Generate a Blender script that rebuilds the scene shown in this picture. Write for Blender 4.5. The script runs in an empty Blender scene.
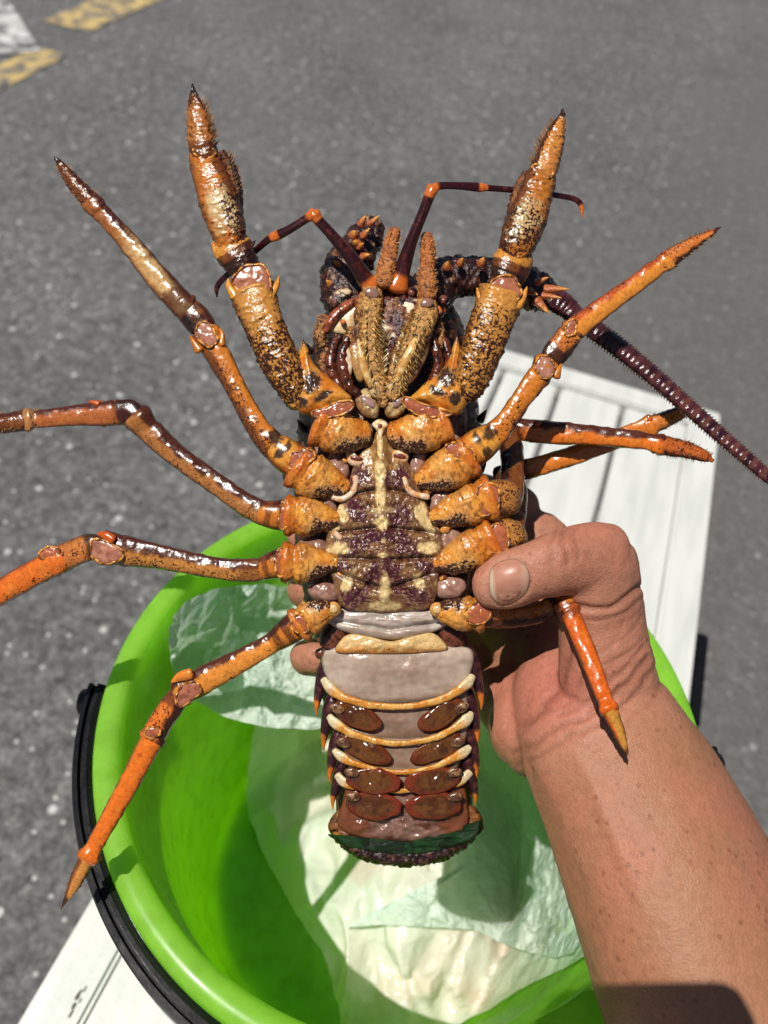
import bpy, math
import numpy as np
from mathutils import Matrix, Vector
# ------------------------------------------------------------------ camera, sky, sun, exposure
sc = bpy.context.scene
F, D = 770.0, 0.30                       # focal length in pixels, distance of the lobster's belly plane
UP = np.array([0.096, 0.661, 0.744]); UP /= np.linalg.norm(UP)
V1 = np.array([.348, .678, -.647]); V1 -= UP * (V1 @ UP); V1 /= np.linalg.norm(V1)
V2 = np.cross(V1, UP)
RC = np.array([.012, -.099, -.383])      # centre of the bucket rim seen from the camera
RW = np.array([V2, V1, UP])
RIM_Z, TOP_R = .264, .150
CAM = -RW @ (RC - UP * RIM_Z)
def W(x, y, z=0., k=D / F):              # point of the lobster/hand block: belly plane millimetres measured along the view
    x, y, z = np.broadcast_arrays(np.asarray(x, float), np.asarray(y, float), np.asarray(z, float))
    d = D - z * k
    p = np.stack([(x - 384) / F * d, (512 - y) / F * d, -d], -1)
    return p @ RW.T + CAM
cam = bpy.data.cameras.new('camera'); co = bpy.data.objects.new('camera', cam); sc.collection.objects.link(co)
m4 = Matrix.Identity(4)
for i in range(3):
    for j in range(3): m4[i][j] = RW[i][j]
    m4[i][3] = CAM[i]
co.matrix_world = m4
cam.sensor_fit = 'VERTICAL'; cam.sensor_height = 36.; cam.lens = 36. * F / 1024.
cam.clip_start = .005; cam.clip_end = 500
cam.dof.use_dof = True; cam.dof.focus_distance = .30; cam.dof.aperture_fstop = 8.5
sc.camera = co
SUN = RW @ np.array([-.25, .53, .82]); SUN /= np.linalg.norm(SUN)
el = math.asin(SUN[2]); az = math.atan2(SUN[0], SUN[1])
w = bpy.data.worlds.new('World'); sc.world = w; w.use_nodes = True
sk = w.node_tree.nodes.new('ShaderNodeTexSky'); sk.sky_type = 'NISHITA'; sk.sun_disc = False
sk.sun_elevation = el; sk.sun_rotation = az
bg = w.node_tree.nodes['Background']; bg.inputs[1].default_value = .05
w.node_tree.links.new(sk.outputs[0], bg.inputs[0])
sl = bpy.data.lights.new('sun', 'SUN'); sl.energy = 5.0; sl.angle = math.radians(.5); sl.color = (1, .95, .88)
so = bpy.data.objects.new('sun', sl); sc.collection.objects.link(so)
so.rotation_euler = Vector(SUN).to_track_quat('Z', 'Y').to_euler()
sc.view_settings.view_transform = 'Standard'; sc.view_settings.look = 'None'
sc.view_settings.exposure = 0.0; sc.view_settings.gamma = 1
sc.cycles.max_bounces = 8; sc.cycles.use_denoising = True
sc.cycles.caustics_reflective = False; sc.cycles.caustics_refractive = False
# ------------------------------------------------------------------ numpy noise
def _h(i, j, k, s):
    n = (i * 374761393 + j * 668265263 + k * 2147483647 + s * 974634777).astype(np.int64) & 0xffffffff
    n = ((n ^ (n >> 13)) * 1274126177) & 0xffffffff
    n = ((n ^ (n >> 16)) * 2246822519) & 0xffffffff
    return ((n ^ (n >> 15)) & 0xffff) / 65535.
def noise(x, y, z=0, s=0):               # value noise 0..1
    x, y, z = np.broadcast_arrays(np.asarray(x, float), np.asarray(y, float), np.asarray(z, float))
    i, j, k = (np.floor(a).astype(np.int64) for a in (x, y, z))
    u, v, t = x - i, y - j, z - k
    u, v, t = (a * a * (3 - 2 * a) for a in (u, v, t))
    r = 0
    for a in (0, 1):
        for b in (0, 1):
            for c in (0, 1):
                r = r + _h(i + a, j + b, k + c, s) * (u if a else 1 - u) * (v if b else 1 - v) * (t if c else 1 - t)
    return r
def fbm(x, y, z=0, s=0, o=3):
    r, a, n = 0, .5, 0
    for q in range(o):
        r = r + a * noise(np.asarray(x) * 2**q, np.asarray(y) * 2**q, np.asarray(z) * 2**q, s + q); n += a; a *= .5
    return r / n
def ss(a, b, x): t = np.clip((x - a) / (b - a), 0, 1); return t * t * (3 - 2 * t)
def mix(a, b, t):
    t = np.asarray(t)[..., None] if np.ndim(t) else t
    return np.asarray(a) * (1 - t) + np.asarray(b) * t
def worley(x, y, z, s=0):                # distance to the nearest cell border, sharp creases
    p = np.stack(np.broadcast_arrays(x, y, z), -1).astype(float); c = np.floor(p).astype(np.int64); D_ = []
    for i in (-1, 0, 1):
        for j in (-1, 0, 1):
            for k in (-1, 0, 1):
                q = c + (i, j, k); a = q.T
                o = np.stack([_h(a[0], a[1], a[2], s + 11 * e) for e in range(3)], -1); D_.append(np.linalg.norm(q + o - p, axis=1))
    D_ = np.partition(np.array(D_), 1, axis=0); return D_[0], D_[1]
# ------------------------------------------------------------------ mesh builder
class M:
    def __init__(s): s.v, s.f, s.c, s.n = [], [], [], 0
    def add(s, v, f, c):
        c = np.asarray(c, float)
        if c.ndim == 1: c = np.tile(c, (len(v), 1))
        if c.shape[1] == 3: c = np.concatenate([c, np.zeros((len(c), 1))], 1)
        s.v.append(v); s.c.append(c); s.f += [tuple(int(i) + s.n for i in q) for q in f]; s.n += len(v)
WLOC = {}
def link(name, me, mat, parent=None, smooth=True, origin=None):
    o = bpy.data.objects.new(name, me); sc.collection.objects.link(o)
    if mat: me.materials.append(mat)
    if smooth: me.shade_smooth()
    o.location = Vector(origin) if origin is not None else (0, 0, 0)
    if parent is not None:
        o.parent = parent; o.matrix_parent_inverse = Matrix.Translation(-Vector(WLOC.get(parent.name, (0, 0, 0))))
    return o
def build(m, name, mat, parent=None, smooth=True, org=(0, 0, 0)):
    v = np.concatenate(m.v) - np.asarray(org); c = np.concatenate(m.c)
    me = bpy.data.meshes.new(name); me.from_pydata(v.tolist(), [], m.f); me.update()
    a = me.color_attributes.new('Col', 'FLOAT_COLOR', 'POINT')
    d = np.ones((len(v), 4)); d[:, :3] = c[:, :3]; a.data.foreach_set('color', d.ravel())
    b = me.attributes.new('mot', 'FLOAT', 'POINT'); b.data.foreach_set('value', c[:, 3].astype(np.float32))
    return link(name, me, mat, parent, smooth)
def empty(name, loc, label, cat, group=None):
    o = bpy.data.objects.new(name, None); sc.collection.objects.link(o); o.location = loc; o.empty_display_size = .01
    WLOC[o.name] = tuple(loc); o['label'] = label; o['category'] = cat
    if group: o['group'] = group
    return o
def tag(o, label=None, cat=None, kind=None):
    if label: o['label'] = label
    if cat: o['category'] = cat
    if kind: o['kind'] = kind
    return o
def crom(P, n):
    P = np.asarray(P, float)
    if len(P) == 2: return P[0] + (P[1] - P[0]) * np.linspace(0, 1, n)[:, None]
    Q = np.concatenate([[2 * P[0] - P[1]], P, [2 * P[-1] - P[-2]]])
    L = np.concatenate([[0], np.cumsum(np.linalg.norm(np.diff(P[:, :3], axis=0), axis=1))])
    t = np.linspace(0, L[-1], n); i = np.clip(np.searchsorted(L, t, 'right') - 1, 0, len(P) - 2)
    u = ((t - L[i]) / (L[i + 1] - L[i]))[:, None]
    a, b, c, d = Q[i], Q[i + 1], Q[i + 2], Q[i + 3]
    return .5 * (2 * b + (c - a) * u + (2 * a - 5 * b + 4 * c - d) * u**2 + (3 * b - a - 3 * c + d) * u**3)
def tube(m, pts, col, n=24, step=2., cap=(.6, .6), disp=None, sq=1., conv=None):
    """pts: x, y(image down), z(towards camera), r[, rdepth]; angle 90 deg faces the camera"""
    P = np.array([list(p) + [p[3]] * (5 - len(p)) for p in pts], float); P[:, 1] *= -1
    L = np.linalg.norm(np.diff(P[:, :3], axis=0), axis=1).sum()
    C = crom(P, max(3, int(L / step) + 1)); C[:, 3:] = np.maximum(C[:, 3:], .05)
    T = np.gradient(C[:, :3], axis=0); T /= np.linalg.norm(T, axis=1)[:, None] + 1e-9
    tt = np.linspace(0, 1, len(C))
    rows = []
    for e, s in ((0, -1), (-1, 1)):
        q = []
        if cap[e] > 0:
            for th in (25, 50, 70, 84):
                r_ = math.radians(th); row = C[e].copy()
                row[:3] += T[e] * s * math.sin(r_) * C[e, 3] * cap[e]; row[3:] *= math.cos(r_); q.append(row)
        rows.append(q)
    A = np.array(rows[0][::-1] + list(C) + rows[1])
    TT = np.concatenate([np.tile(T[0], (len(rows[0]), 1)), T, np.tile(T[-1], (len(rows[1]), 1))])
    tt = np.concatenate([np.zeros(len(rows[0])), tt, np.ones(len(rows[1]))])
    N = np.cross(TT, [0, 0, 1.]); ln = np.linalg.norm(N, axis=1); 
    N[ln < .05] = [1, 0, 0]; N /= np.linalg.norm(N, axis=1)[:, None]; B = np.cross(N, TT)
    a = np.linspace(0, 2 * math.pi, n, endpoint=False)
    ca, sa = np.sign(np.cos(a)) * abs(np.cos(a))**sq, np.sign(np.sin(a)) * abs(np.sin(a))**sq
    V = A[:, None, :3] + N[:, None] * (A[:, None, 3:4] * ca[:, None]) + B[:, None] * (A[:, None, 4:5] * sa[:, None])
    t2 = np.broadcast_to(tt[:, None], V.shape[:2]).ravel(); a2 = np.broadcast_to(a, V.shape[:2]).ravel()
    V = V.reshape(-1, 3)
    if disp is not None:
        dirv = (V.reshape(len(A), n, 3) - A[:, None, :3]).reshape(-1, 3); dirv /= np.linalg.norm(dirv, axis=1)[:, None] + 1e-9
        V = V + dirv * disp(t2, a2, V)[:, None]
    c = col(t2, a2, V * [1, -1, 1]) if callable(col) else col
    f = []; R = len(A)
    for i in range(R - 1):
        for j in range(n):
            k = (j + 1) % n; f.append((i * n + j, i * n + k, (i + 1) * n + k, (i + 1) * n + j))
    f.append(tuple(range(n))[::-1]); f.append(tuple((R - 1) * n + j for j in range(n)))
    m.add((conv or W)(V[:, 0], -V[:, 1], V[:, 2]), f, c)
def cr_closed(P, n):
    P = np.asarray(P, float); k = len(P); t = np.linspace(0, k, n, endpoint=False); i = t.astype(int); u = (t - i)[:, None]
    a, b, c, d = P[(i - 1) % k], P[i % k], P[(i + 1) % k], P[(i + 2) % k]
    return .5 * (2 * b + (c - a) * u + (2 * a - 5 * b + 4 * c - d) * u**2 + (3 * b - a - 3 * c + d) * u**3)
def plate(m, out, z0, h, col, back=4., n=48, rings=10, p=2., zf=None, slope=(0, 0), sharp=False, c0=None):
    """domed plate over an outline in x, y; z0 edge height, h dome height"""
    if sharp:
        P = np.asarray(out, float); k = len(P); t = np.linspace(0, k, n, endpoint=False); i = t.astype(int); u = (t - i)[:, None]
        O = P[i] * (1 - u) + P[(i + 1) % k] * u
    else: O = cr_closed(out, n)
    c = O.mean(0) if c0 is None else np.asarray(c0, float); V = []
    rs = np.linspace(1, 0, rings + 1)[:-1]
    for r in rs:
        q = c + (O - c) * r; z = z0 + h * (1 - r**p)**.5 * np.ones(n)
        V.append(np.concatenate([q, z[:, None]], 1))
    V.append(np.array([[c[0], c[1], z0 + h]])); nf = rings * n
    for r in (.97, .8, .45):
        q = c + (O - c) * r; V.append(np.concatenate([q, np.full((n, 1), z0 - back * (1 - r**2)**.5)], 1))
    V.append(np.array([[c[0], c[1], z0 - back]])); V = np.concatenate(V)
    V[:, 2] += slope[0] * (V[:, 0] - c[0]) + slope[1] * (V[:, 1] - c[1])
    if zf is not None:
        rr = np.concatenate([np.repeat(rs, n), [0]]); V[:nf + 1, 2] += zf(V[:nf + 1, 0], V[:nf + 1, 1]) * ss(0, .25, 1 - rr)
    cc = col(V[:, 0], V[:, 1]) if callable(col) else col
    f = []
    for i in range(rings - 1):
        for j in range(n): k = (j + 1) % n; f.append((i * n + j, (i + 1) * n + j, (i + 1) * n + k, i * n + k))
    for j in range(n): f.append(((rings - 1) * n + j, nf, (rings - 1) * n + (j + 1) % n))
    b = [0] + [nf + 1 + q * n for q in range(3)]
    for q in range(3):
        for j in range(n): k = (j + 1) % n; f.append((b[q] + j, b[q] + k, b[q + 1] + k, b[q + 1] + j))
    for j in range(n): f.append((b[3] + j, b[3] + (j + 1) % n, nf + 1 + 3 * n))
    m.add(W(V[:, 0], V[:, 1], V[:, 2]), f, cc)
def oval(cx, cy, rx, ry, rot=0, k=12):
    a = np.linspace(0, 2 * math.pi, k, endpoint=False); r = math.radians(rot)
    x, y = rx * np.cos(a), ry * np.sin(a)
    return np.stack([cx + x * math.cos(r) - y * math.sin(r), cy + x * math.sin(r) + y * math.cos(r)], 1)
# ------------------------------------------------------------------ materials
def mat(name, base=None, rough=.5, spec=.5, coat=0, attr=False, sss=0, trans=0):
    m = bpy.data.materials.new(name); m.use_nodes = True; nt = m.node_tree; b = nt.nodes['Principled BSDF']
    if base: b.inputs['Base Color'].default_value = (*base, 1)
    b.inputs['Roughness'].default_value = rough; b.inputs['Specular IOR Level'].default_value = spec
    b.inputs['Coat Weight'].default_value = coat; b.inputs['Coat Roughness'].default_value = .08
    if sss:
        b.inputs['Subsurface Weight'].default_value = sss; b.inputs['Subsurface Radius'].default_value = (1, .35, .2); b.inputs['Subsurface Scale'].default_value = .004
    return m, nt, b
def nd(nt, t, **k):
    n = nt.nodes.new(t)
    for a, v in k.items():
        if a.startswith('i_'): n.inputs[a[2:].replace('_', ' ')].default_value = v
        else: setattr(n, a, v)
    return n
def lk(nt, a, b): nt.links.new(a, b)
def mth(nt, op, a, b=None, c=None):
    n = nt.nodes.new('ShaderNodeMath'); n.operation = op
    for i, x in enumerate((a, b, c)):
        if x is None: continue
        if isinstance(x, (int, float)): n.inputs[i].default_value = x
        else: nt.links.new(x, n.inputs[i])
    return n.outputs[0]
def ramp(nt, src, stops):
    r = nt.nodes.new('ShaderNodeValToRGB'); e = r.color_ramp.elements
    while len(e) > 1: e.remove(e[-1])
    for i, (p, c) in enumerate(stops):
        q = e[0] if i == 0 else e.new(p); q.position = p; q.color = (*c, 1) if len(c) == 3 else c
    nt.links.new(src, r.inputs[0]); return r.outputs[0]
def mixc(nt, fac, a, b, typ='MIX'):
    n = nt.nodes.new('ShaderNodeMix'); n.data_type = 'RGBA'; n.blend_type = typ
    if isinstance(fac, (int, float)): n.inputs[0].default_value = fac
    else: nt.links.new(fac, n.inputs[0])
    for i, x in ((6, a), (7, b)):
        if isinstance(x, tuple): n.inputs[i].default_value = (*x, 1)
        else: nt.links.new(x, n.inputs[i])
    return n.outputs[2]
def bump(nt, b, h, s=.5, d=.001, prev=None):
    n = nt.nodes.new('ShaderNodeBump'); n.inputs['Strength'].default_value = s; n.inputs['Distance'].default_value = d
    nt.links.new(h, n.inputs['Height'])
    if prev: nt.links.new(prev, n.inputs['Normal'])
    nt.links.new(n.outputs[0], b.inputs['Normal']); return n.outputs[0]
def shell_mat(name, rough=.20, coat=.0, dark=(.045, .014, .007), scale=980, bstr=.24, gain=6.):
    m, nt, b = mat(name, rough=rough, coat=coat, spec=.5)
    A = nd(nt, 'ShaderNodeAttribute', attribute_name='Col'); Mo = nd(nt, 'ShaderNodeAttribute', attribute_name='mot')
    tc = nd(nt, 'ShaderNodeTexCoord'); N1 = nd(nt, 'ShaderNodeTexNoise', i_Scale=420., i_Detail=3.)
    lk(nt, tc.outputs['Object'], N1.inputs['Vector'])
    va = nd(nt, 'ShaderNodeVectorMath', operation='MULTIPLY_ADD'); lk(nt, N1.outputs['Color'], va.inputs[0]); va.inputs[1].default_value = (.0016,) * 3; lk(nt, tc.outputs['Object'], va.inputs[2])
    vo = nd(nt, 'ShaderNodeTexVoronoi', i_Scale=float(scale)); lk(nt, va.outputs[0], vo.inputs['Vector'])
    N2 = nd(nt, 'ShaderNodeTexNoise', i_Scale=330., i_Detail=4.); lk(nt, tc.outputs['Object'], N2.inputs['Vector'])
    th = mth(nt, 'MULTIPLY_ADD', Mo.outputs['Fac'], -.80, .98)
    th = mth(nt, 'MULTIPLY_ADD', mth(nt, 'SUBTRACT', N2.outputs['Fac'], .5), -.9, th)
    msk = mth(nt, 'SUBTRACT', vo.outputs['Distance'], th); msk = mth(nt, 'MULTIPLY', msk, gain)
    cl = nd(nt, 'ShaderNodeClamp'); lk(nt, msk, cl.inputs[0])
    c = mixc(nt, cl.outputs[0], A.outputs['Color'], dark)
    N3 = nd(nt, 'ShaderNodeTexNoise', i_Scale=900., i_Detail=4., i_Roughness=.65); lk(nt, tc.outputs['Object'], N3.inputs['Vector'])
    v = ramp(nt, N3.outputs['Fac'], [(.25, (.45, .38, .34)), (.5, (.98, .98, .98)), (.75, (1.22, 1.22, 1.2))])
    c = mixc(nt, .8, c, v, 'MULTIPLY'); lk(nt, c, b.inputs['Base Color'])
    r = mth(nt, 'MULTIPLY_ADD', N3.outputs['Fac'], .22, rough - .08); lk(nt, r, b.inputs['Roughness'])
    h = mth(nt, 'MULTIPLY_ADD', vo.outputs['Distance'], -1., N3.outputs['Fac'])
    bump(nt, b, h, bstr, .0005); return m
SHELL = shell_mat('shell_wet'); LEGM = shell_mat('shell_smooth', .20, scale=1250, bstr=.09, dark=(.040, .012, .006), gain=4.5); FUZZ = shell_mat('shell_hairy', .6, .0, scale=900, bstr=.9)
DSH = shell_mat('shell_dark', .22, .0, dark=(.010, .004, .004), bstr=.8, scale=480)
FLESH, nt, b = mat('membrane', rough=.20, spec=.5, sss=.5)
A = nd(nt, 'ShaderNodeAttribute', attribute_name='Col'); N = nd(nt, 'ShaderNodeTexNoise', i_Scale=300., i_Detail=4.); tc = nd(nt, 'ShaderNodeTexCoord'); lk(nt, tc.outputs['Object'], N.inputs['Vector'])
c = mixc(nt, .6, A.outputs['Color'], ramp(nt, N.outputs['Fac'], [(.3, (.7, .66, .64)), (.7, (1.2, 1.2, 1.2))]), 'MULTIPLY'); lk(nt, c, b.inputs['Base Color'])
bump(nt, b, N.outputs['Fac'], .35, .0008)
# palette (pigments)
O = (.50, .150, .014); LO = (.64, .27, .038); CR = (.66, .48, .24); DK = (.012, .005, .004); MR = (.048, .009, .006)
RO = (.46, .078, .008); BR = (.15, .042, .008); TAN = (.46, .20, .038); PK = (.33, .20, .14); WH = (.66, .54, .34)
def g2(x, y, cx, cy, rx, ry, rot=0):
    r = math.radians(rot); dx, dy = x - cx, y - cy; u, v = dx * math.cos(r) + dy * math.sin(r), -dx * math.sin(r) + dy * math.cos(r)
    return np.sqrt((u / rx)**2 + (v / ry)**2)
def LC(base=O, side=MR, sd=1, s0=.35, bands=(), mot=0., grad=None, sp=.25, front=None, dots=()):
    """leg colour: base, darker flank on side sd (+1 right of travel), bands [(t, width, colour, amount)], speckle"""
    def f(t, a, V):
        n = fbm(V[:, 0] * .09, V[:, 1] * .09, V[:, 2] * .09, 3); n2 = fbm(V[:, 0] * .35, V[:, 1] * .35, V[:, 2] * .35, 9)
        c = np.tile(base, (len(t), 1)).astype(float)
        if grad is not None: c = mix(c, grad, ss(.1, .95, t + (n - .5) * .5))
        c = mix(c, np.array(LO) * .95, ss(.5, .8, n) * .35)
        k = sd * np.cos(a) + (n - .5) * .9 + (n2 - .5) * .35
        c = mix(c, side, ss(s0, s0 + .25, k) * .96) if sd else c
        c = mix(c, DK, ss(-.35, -.8, np.sin(a)) * .8); c = mix(c, (.085, .020, .006), ss(.55, 1.05, abs(np.cos(a)) + (n - .5) * .4) * .75)  # dark back; both flanks darkened as well for contrast
        mo = np.full(len(t), 1.) * (mot(t, a) if callable(mot) else mot)
        if front: c = mix(c, front[2], ss(front[0], front[1], abs(t - front[3]) + (n2 - .5) * .25) * ss(.55, 1.05, np.sin(a) + (n - .5) * .9) * .7)
        for d in dots: c = mix(c, (.035, .018, .010), ss(1.15, .8, g2(V[:, 0], V[:, 1], *d) + (n2 - .5) * 1.3) * .95)
        for tb, w_, cb, am in bands: c = mix(c, cb, am * ss(w_, w_ * .65, abs(t + (n2 - .5) * .08 + (n - .5) * .1 - tb)))
        return np.concatenate([c * (1 + (n2 - .5)[:, None] * sp), mo[:, None]], 1)
    return f
def rough_d(amp, fr=.35, s=5): return lambda t, a, V: (fbm(V[:, 0] * fr, V[:, 1] * fr, V[:, 2] * fr, s) - .5) * 2 * amp
def plain(c, mo=0., var=.3, fr=.15, c2=None, seed=1, dots=()):
    def f(x, y):
        n = fbm(x * fr, y * fr, 0, seed); r = np.tile(c, (len(x), 1)).astype(float)
        if c2 is not None: r = mix(r, c2, ss(.45, .62, n))
        n2 = fbm(x * .4, y * .4, 0, 9)
        for d in dots: r = mix(mix(r, (.26, .15, .06), ss(1.3, 1., g2(x, y, *d)) * .7), (.030, .015, .010), ss(1.15, .8, g2(x, y, *d) + (n2 - .5) * 1.5) * .95)
        return np.concatenate([r * (1 + (n - .5)[:, None] * var), np.full((len(x), 1), mo)], 1)
    return f
def spike(m, x0, y0, z0, x1, y1, z1, r, c0, c1, n=10):
    tube(m, [(x0, y0, z0, r), (x0 * .5 + x1 * .5, y0 * .5 + y1 * .5, z0 * .5 + z1 * .5, r * .62), (x1, y1, z1, .15)], lambda t, a, V: np.concatenate([mix(c0, c1, ss(.3, .9, t)), np.zeros((len(t), 1))], 1), n=n, step=1.6, cap=(.4, 0))
rng = np.random.default_rng(7)
def bristles(name, parent, axis, side, cnt, length, col=(.30, .14, .05)):
    """short stiff hairs rooted on a tapering segment; side = +-1 flank, 0 both"""
    m = M(); C = crom(axis, 60)
    for _ in range(cnt):
        i = rng.integers(1, 58); p = C[i]; T = C[i + 1] - C[i - 1]; T = T[:2] / np.linalg.norm(T[:2])
        s = side if side else rng.choice([-1, 1]); ph = rng.uniform(-.7, 1.3)
        N = np.array([-T[1], T[0]]) * s; L = length * rng.uniform(.6, 1.35); r = p[3] * .86
        d = N * math.cos(ph); b0 = np.array([p[0] + d[0] * r, p[1] + d[1] * r, p[2] + math.sin(ph) * r])
        dr = np.array([d[0] + T[0] * .7, d[1] + T[1] * .7, math.sin(ph)]); dr /= np.linalg.norm(dr); b1 = b0 + dr * L
        e = np.array([T[0], T[1], 0]) * .75; g = np.array([0, 0, .75]) if abs(dr[2]) < .7 else np.array([N[0], N[1], 0]) * .75
        P = np.array([b0 + e, b0 - e * .5 + g, b0 - e * .5 - g, b1])
        m.add(W(P[:, 0], P[:, 1], P[:, 2]), [(0, 1, 3), (1, 2, 3), (2, 0, 3), (0, 2, 1)], np.array(col) * rng.uniform(.4, 1.5))
    return tag(build(m, name, FUZZ, parent, False), kind='stuff')
# ------------------------------------------------------------------ ground and road markings
GZ = -.45
def G(px, py, z=GZ):
    r = RW @ np.array([px - 384., 512. - py, -F]); return CAM + r * (z - CAM[2]) / r[2]
def flat(name, pts, z, mt, parent=None):
    me = bpy.data.meshes.new(name); me.from_pydata([(p[0], p[1], z) for p in pts], [], [tuple(range(len(pts)))]); return link(name, me, mt, parent, False)
def asphalt_nodes(nt):
    tc = nd(nt, 'ShaderNodeTexCoord'); g = tc.outputs['Object']
    a = nd(nt, 'ShaderNodeTexNoise', i_Scale=150., i_Detail=4., i_Roughness=.7); lk(nt, g, a.inputs['Vector'])
    b = nd(nt, 'ShaderNodeTexNoise', i_Scale=2.2, i_Detail=3.); lk(nt, g, b.inputs['Vector'])
    mdn = nd(nt, 'ShaderNodeTexNoise', i_Scale=38., i_Detail=5., i_Roughness=.75); lk(nt, g, mdn.inputs['Vector'])
    v = nd(nt, 'ShaderNodeTexVoronoi', i_Scale=75., voronoi_dimensions='2D'); lk(nt, g, v.inputs['Vector'])
    v2 = nd(nt, 'ShaderNodeTexVoronoi', i_Scale=30., voronoi_dimensions='2D'); lk(nt, g, v2.inputs['Vector'])
    c = ramp(nt, a.outputs['Fac'], [(.3, (.042, .042, .042)), (.5, (.118, .118, .118)), (.72, (.245, .245, .242))])
    c = mixc(nt, .8, c, ramp(nt, v.outputs['Color'], [(.0, (.72, .72, .72)), (.7, (1, 1, 1)), (1., (1.5, 1.48, 1.42))]), 'MULTIPLY')
    c = mixc(nt, 1., c, ramp(nt, b.outputs['Fac'], [(.3, (.8, .8, .8)), (.7, (1.08, 1.07, 1.05))]), 'MULTIPLY')
    c = mixc(nt, 1., c, ramp(nt, mdn.outputs['Fac'], [(.30, (.42, .42, .42)), (.5, (.96, .96, .96)), (.70, (1.55, 1.55, 1.52))]), 'MULTIPLY')
    # pale stone specks that paint in sun glints: sparse voronoi cells
    glint_speck = mth(nt, 'MULTIPLY', mth(nt, 'LESS_THAN', v2.outputs['Distance'], .085), mth(nt, 'GREATER_THAN', nd_sep(nt, v2.outputs['Color']), .70))
    v3 = nd(nt, 'ShaderNodeTexVoronoi', i_Scale=8., voronoi_dimensions='2D'); lk(nt, g, v3.inputs['Vector'])
    glint_speck2 = mth(nt, 'MULTIPLY', mth(nt, 'LESS_THAN', v3.outputs['Distance'], .045), mth(nt, 'GREATER_THAN', nd_sep(nt, v3.outputs['Color']), .35))
    c = mixc(nt, mth(nt, 'MULTIPLY', glint_speck, .75), c, (.62, .61, .58)); c = mixc(nt, mth(nt, 'MULTIPLY', glint_speck2, .55), c, (.8, .79, .76))
    # newer, smoother tarmac patch on the right
    sx = nd(nt, 'ShaderNodeSeparateXYZ'); lk(nt, g, sx.inputs[0])
    e = mth(nt, 'ADD', mth(nt, 'MULTIPLY_ADD', sx.outputs['Y'], -.16, mth(nt, 'ADD', sx.outputs['X'], 0.28)), mth(nt, 'MULTIPLY', mth(nt, 'SUBTRACT', b.outputs['Fac'], .5), .5))
    k = nd(nt, 'ShaderNodeMapRange', interpolation_type='SMOOTHSTEP'); lk(nt, e, k.inputs[0]); k.inputs[1].default_value = -.12; k.inputs[2].default_value = .12
    c = mixc(nt, mth(nt, 'MULTIPLY', k.outputs[0], .62), c, (.105, .099, .094))
    return c, a.outputs['Fac'], v.outputs['Distance'], b.outputs['Fac'], a
def nd_sep(nt, col):
    s = nt.nodes.new('ShaderNodeSeparateColor'); nt.links.new(col, s.inputs[0]); return s.outputs[0]
ASPH, nt, b = mat('asphalt', rough=.75)
c, h, v, big, _ = asphalt_nodes(nt); lk(nt, c, b.inputs['Base Color']); bump(nt, b, mth(nt, 'MULTIPLY_ADD', v, -.6, h), .8, .004)
def paint_mat(name, colr, thr):
    m, nt, b = mat(name, rough=.7); c, h, v, big, a = asphalt_nodes(nt)
    n = nd(nt, 'ShaderNodeTexNoise', i_Scale=14., i_Detail=8., i_Roughness=.75); tc = nd(nt, 'ShaderNodeTexCoord'); lk(nt, tc.outputs['Object'], n.inputs['Vector'])
    k = ramp(nt, n.outputs['Fac'], [(thr - .05, (0, 0, 0)), (thr + .07, (1, 1, 1))])
    lk(nt, mixc(nt, k, c, colr), b.inputs['Base Color']); bump(nt, b, mth(nt, 'MULTIPLY_ADD', v, -.6, h), .8, .004); return m
gm = bpy.data.meshes.new('asphalt_ground'); Sg = 60.
gm.from_pydata([(-Sg, -Sg, GZ), (Sg, -Sg, GZ), (Sg, Sg, GZ), (-Sg, Sg, GZ)], [], [(0, 1, 2, 3)])
tag(link('ground', gm, ASPH, None, False), 'grey worn asphalt with pale specks and painted glints under the bench', kind='structure')
YEL, WHT = paint_mat('worn_yellow_paint', (.55, .40, .15), .49), paint_mat('worn_white_paint', (.60, .60, .58), .50)
def marking(name, a, b_, wd, mt, z, lab):
    A0, B0 = G(*a), G(*b_); d = B0 - A0; d /= np.linalg.norm(d); n = np.array([-d[1], d[0], 0]) * wd / 2
    return tag(flat(name, [A0 - n, B0 - n, B0 + n, A0 + n], z, mt), lab, kind='structure')
marking('yellow_line', (-60, 108), (52, 52), .13, YEL, GZ + .004, 'worn yellow paint line crossing the corner of the asphalt')
marking('yellow_line', (66, 27), (180, -22), .20, YEL, GZ + .004, 'second worn yellow paint dash further along the asphalt')
marking('white_line', (-52, -40), (2, 56), .26, WHT, GZ + .008, 'worn white paint stroke in the corner of the asphalt')
# ------------------------------------------------------------------ white slatted bench (table top at z = 0)
PAINT, nt, b = mat('white_paint', rough=.42)
tc = nd(nt, 'ShaderNodeTexCoord'); mp = nd(nt, 'ShaderNodeMapping'); mp.inputs['Scale'].default_value = (9, 1.2, 9); lk(nt, tc.outputs['Object'], mp.inputs[0])
n1 = nd(nt, 'ShaderNodeTexNoise', i_Scale=9., i_Detail=6.); lk(nt, mp.outputs[0], n1.inputs['Vector'])
n2 = nd(nt, 'ShaderNodeTexNoise', i_Scale=26., i_Detail=6., i_Roughness=.7); lk(nt, tc.outputs['Object'], n2.inputs['Vector'])
c = ramp(nt, n1.outputs['Fac'], [(.3, (.50, .52, .49)), (.6, (.60, .61, .58))])
c = mixc(nt, ramp(nt, n2.outputs['Fac'], [(.66, (0, 0, 0)), (.70, (.8, .8, .8))]), c, (.33, .31, .28)); lk(nt, c, b.inputs['Base Color'])
bump(nt, b, mth(nt, 'ADD', n1.outputs['Fac'], n2.outputs['Fac']), .35, .002)
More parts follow.
